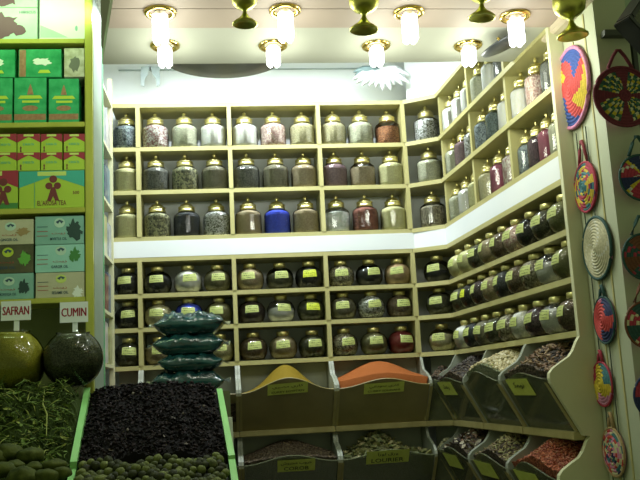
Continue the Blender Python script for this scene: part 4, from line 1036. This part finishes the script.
ct = {'pink': (.55, .22, .36), 'red': (.50, .055, .05), 'blue': (.03, .07, .26), 'yellow': (.55, .42, .03), 'maroon': (.13, .015, .03), 'green': (.05, .14, .06), 'cream': (.55, .52, .32),
      'dkgreen': (.02, .07, .06), 'teal': (.04, .16, .18), 'tan': (.40, .28, .14), 'navy': (.015, .025, .09), 'brown': (.14, .05, .02), 'crimson': (.36, .03, .06), 'straw': (.46, .44, .28), 'white': (.55, .55, .45), 'dkred': (.22, .03, .04)}
CM = {k: noisy('woven_' + k, tuple(q * .85 for q in v), tuple(min(1, q * 1.15) for q in v), 120, .8) for k, v in ct.items()}
CK = list(CM)
def basket(center, R_, facing, ncoil, colfn, rimc, label, loop=None, loopc=None, spiral=True):
    """coiled disc; local disc plane X/Z, front towards local -Y"""
    r = empty('woven_basket', center, label, 'basket', 'woven trivet baskets on the pillar', (0, 0, facing))
    bm = bmesh.new(); seg = 72; sub = 4; n = ncoil * sub; rings = []
    for k in range(n + 1):
        f = k / n; rr = R_ * .93 * f; bump = .0045 * abs(math.sin(PI * k / sub)); dish = -.016 + .012 * f * f
        if k == 0: rings.append([bm.verts.new((0, dish, 0))])
        else: rings.append([bm.verts.new((rr * math.sin(2 * PI * i / seg), dish - bump, rr * math.cos(2 * PI * i / seg))) for i in range(seg)])
    for k in range(n):
        for i in range(seg):
            A, B = rings[k], rings[k + 1]
            q = (A[0], B[i], B[(i + 1) % seg]) if k == 0 else (A[i], B[i], B[(i + 1) % seg], A[(i + 1) % seg])
            coil = k // sub
            f = bm.faces.new(q); f.material_index = CK.index(colfn(coil / ncoil, (i / seg + 0.002 * coil) % 1.0, coil)); f.smooth = True
    # back
    bk = bm.verts.new((0, .001, 0)); bring = [bm.verts.new((R_ * .93 * math.sin(2 * PI * i / seg), .001, R_ * .93 * math.cos(2 * PI * i / seg))) for i in range(seg)]
    for i in range(seg):
        bm.faces.new((bk, bring[(i + 1) % seg], bring[i])); bm.faces.new((bring[i], bring[(i + 1) % seg], rings[-1][(i + 1) % seg], rings[-1][i]))
    link('woven_disc', bm, [CM[c] for c in CK], r)
    rt = R_ * .05
    link('rim', tube([((R_ - rt) * math.sin(2 * PI * i / 48), -.006, (R_ - rt) * math.cos(2 * PI * i / 48)) for i in range(48)], rt, 8, closed=True), CM[rimc], r, smooth=True)
    if loop:
        w_, h_ = loop
        link('hanging_loop', tube([(-w_ / 2, -.004, R_ * .93), (-w_ * .25, -.004, R_ + h_ * .6), (-w_ * .06, -.004, R_ + h_), (w_ * .06, -.004, R_ + h_), (w_ * .25, -.004, R_ + h_ * .6), (w_ / 2, -.004, R_ * .93)], .006, 8), CM[loopc or rimc], r, smooth=True)
    return r
def petals(f, th, nb, c_in, cols, start=0, swirl=.18, core=.3):
    """c_in centre star whose points reach out, other colours between"""
    a = (th * nb + start + swirl * f) % 1.0; sec = int((th * nb + start + swirl * f)) % len(cols)
    wd_ = .5 * (1 - max(0, (f - core)) / (1 - core)) + .0
    if f < core or abs(a - .5) < wd_ * .8: return c_in
    return cols[sec] if a < .5 else cols[(sec + 1) % len(cols)]
XA = PX - .002; side = -PI / 2
def sidep(px, py): return atx(px, py, XA)
basket(sidep(573, 88), .152, side, 11, lambda f, t, c: petals(f, t, 4, 'red', ['yellow', 'blue'], .1, .8, .28), 'pink', 'large woven disc with pink rim and red, blue and yellow star')
rnd = random.Random(5)
tbl = [[rnd.choice(['crimson', 'teal', 'yellow', 'navy', 'crimson', 'teal', 'yellow']) for _ in range(24)] for _ in range(12)]
basket(sidep(587, 187), .092, side, 8, lambda f, t, c: 'teal' if f < .25 else tbl[c][int(t * 16)], 'crimson', 'small red rimmed woven disc with speckled colours under the pink rimmed one', (.07, .075), 'dkred')
basket(sidep(598.5, 248), .112, side, 10, lambda f, t, c: 'straw' if (c + int(t * 40)) % 9 else 'white', 'dkgreen', 'plain straw coloured coiled disc with thin dark green edge')
basket(sidep(606, 320), .082, side, 7, lambda f, t, c: petals(f, t, 3, 'red', ['pink', 'navy', 'navy', 'red'], .3, .5, .35), 'dkgreen', 'small dark green rimmed disc with red and blue swirl', (.04, .035))
basket(sidep(604, 384), .078, side, 7, lambda f, t, c: petals(f, t, 3, 'yellow', ['crimson', 'teal', 'pink'], .2, .5, .30), 'crimson', 'small crimson rimmed disc with yellow and pink swirl', (.035, .035), 'crimson')
tb2 = [[rnd.choice(['cream', 'teal', 'red', 'cream', 'pink', 'navy', 'red']) for _ in range(24)] for _ in range(12)]
basket(sidep(615, 452), .083, side, 7, lambda f, t, c: tb2[c][int(t * 20)], 'tan', 'small tan rimmed disc with mixed speckles, lowest on pillar side', (.035, .045), 'tan')
for y in (-1.555, -1.635):
    tag(link('dark_string', tube([(PX - .004, y, 2.25), (PX - .004, y, .9)], .0022, 6), mat('cord_dark', (.06, .08, .05), .7)), 'thin dark cord running down the pillar side, %s one' % ('farther' if y > -1.6 else 'nearer'), 'cord')
def frontp(px, py): return at(px, py, YW - .032)
# round baskets on the front face
def cross(f, t, c):
    if f < .22: return 'maroon'
    a = (t * 4 + .12) % 1.0
    if a < .30 or f > .88: return 'maroon'
    return ['dkgreen', 'cream', 'green', 'dkgreen', 'yellow'][(c * 3 + int(t * 44)) % 5]
basket(frontp(623, 97), .107, 0, 9, cross, 'maroon', 'big maroon woven disc with green and cream wedges on pillar front', (.085, .055), 'maroon')
basket(frontp(641, 178), .080, 0, 7, lambda f, t, c: 'navy' if ((t * 4 + .35) % 1 < .35) else ('yellow' if (int(t * 8) % 2) else 'crimson') if (c + int(t * 30)) % 6 else 'white', 'dkgreen', 'dark green rimmed disc with navy cross, cut by the right frame', (.07, .06), 'dkgreen')
basket(frontp(644, 257), .078, 0, 7, lambda f, t, c: 'brown' if (int(t * 8) % 2) else ('dkgreen' if (c + int(t * 20)) % 3 else 'crimson'), 'dkgreen', 'dark disc with brown and green wedges cut by the right frame', (.07, .055), 'dkgreen')
basket(frontp(647, 325), .078, 0, 7, lambda f, t, c: 'dkgreen' if (int(t * 8) % 2) else ('crimson' if (c + int(t * 20)) % 3 else 'cream'), 'brown', 'brown rimmed disc with red and green wedges at the right frame edge', (.07, .055), 'brown')
basket(frontp(655, 396), .075, 0, 7, lambda f, t, c: 'navy' if (int(t * 8) % 2) else 'crimson', 'navy', 'navy rimmed disc just showing at the right frame edge', (.07, .045), 'navy')
# dark lantern corner at top right
lr = empty('hanging_lantern', at(650, 22, -2.0), 'dark metal lantern frame at the top right corner', 'lantern', rot=(0, .72, .3))
lmk = noisy('lantern_metal', (.03, .035, .035), (.06, .065, .06), 12, .4, 0, .5)
for (x0, x1, z0, z1) in ((-.075, .075, -.075, -.058), (-.075, .075, .058, .075), (-.075, -.058, -.0575, .0575), (.058, .075, -.0575, .0575)):
    link('frame_bar', bx(x0, x1, -.02, .05, z0, z1, .003), lmk, lr)
link('pane', bx(-.057, .057, .0, .003, -.057, .057), glassy('lantern_pane', (.5, .55, .4), 1.5, .3, (.3, .34, .2)), lr)
link('hanging_rod', tube([(.0, .015, .076), (0.06, .015, .16)], .004, 6), lmk, lr)
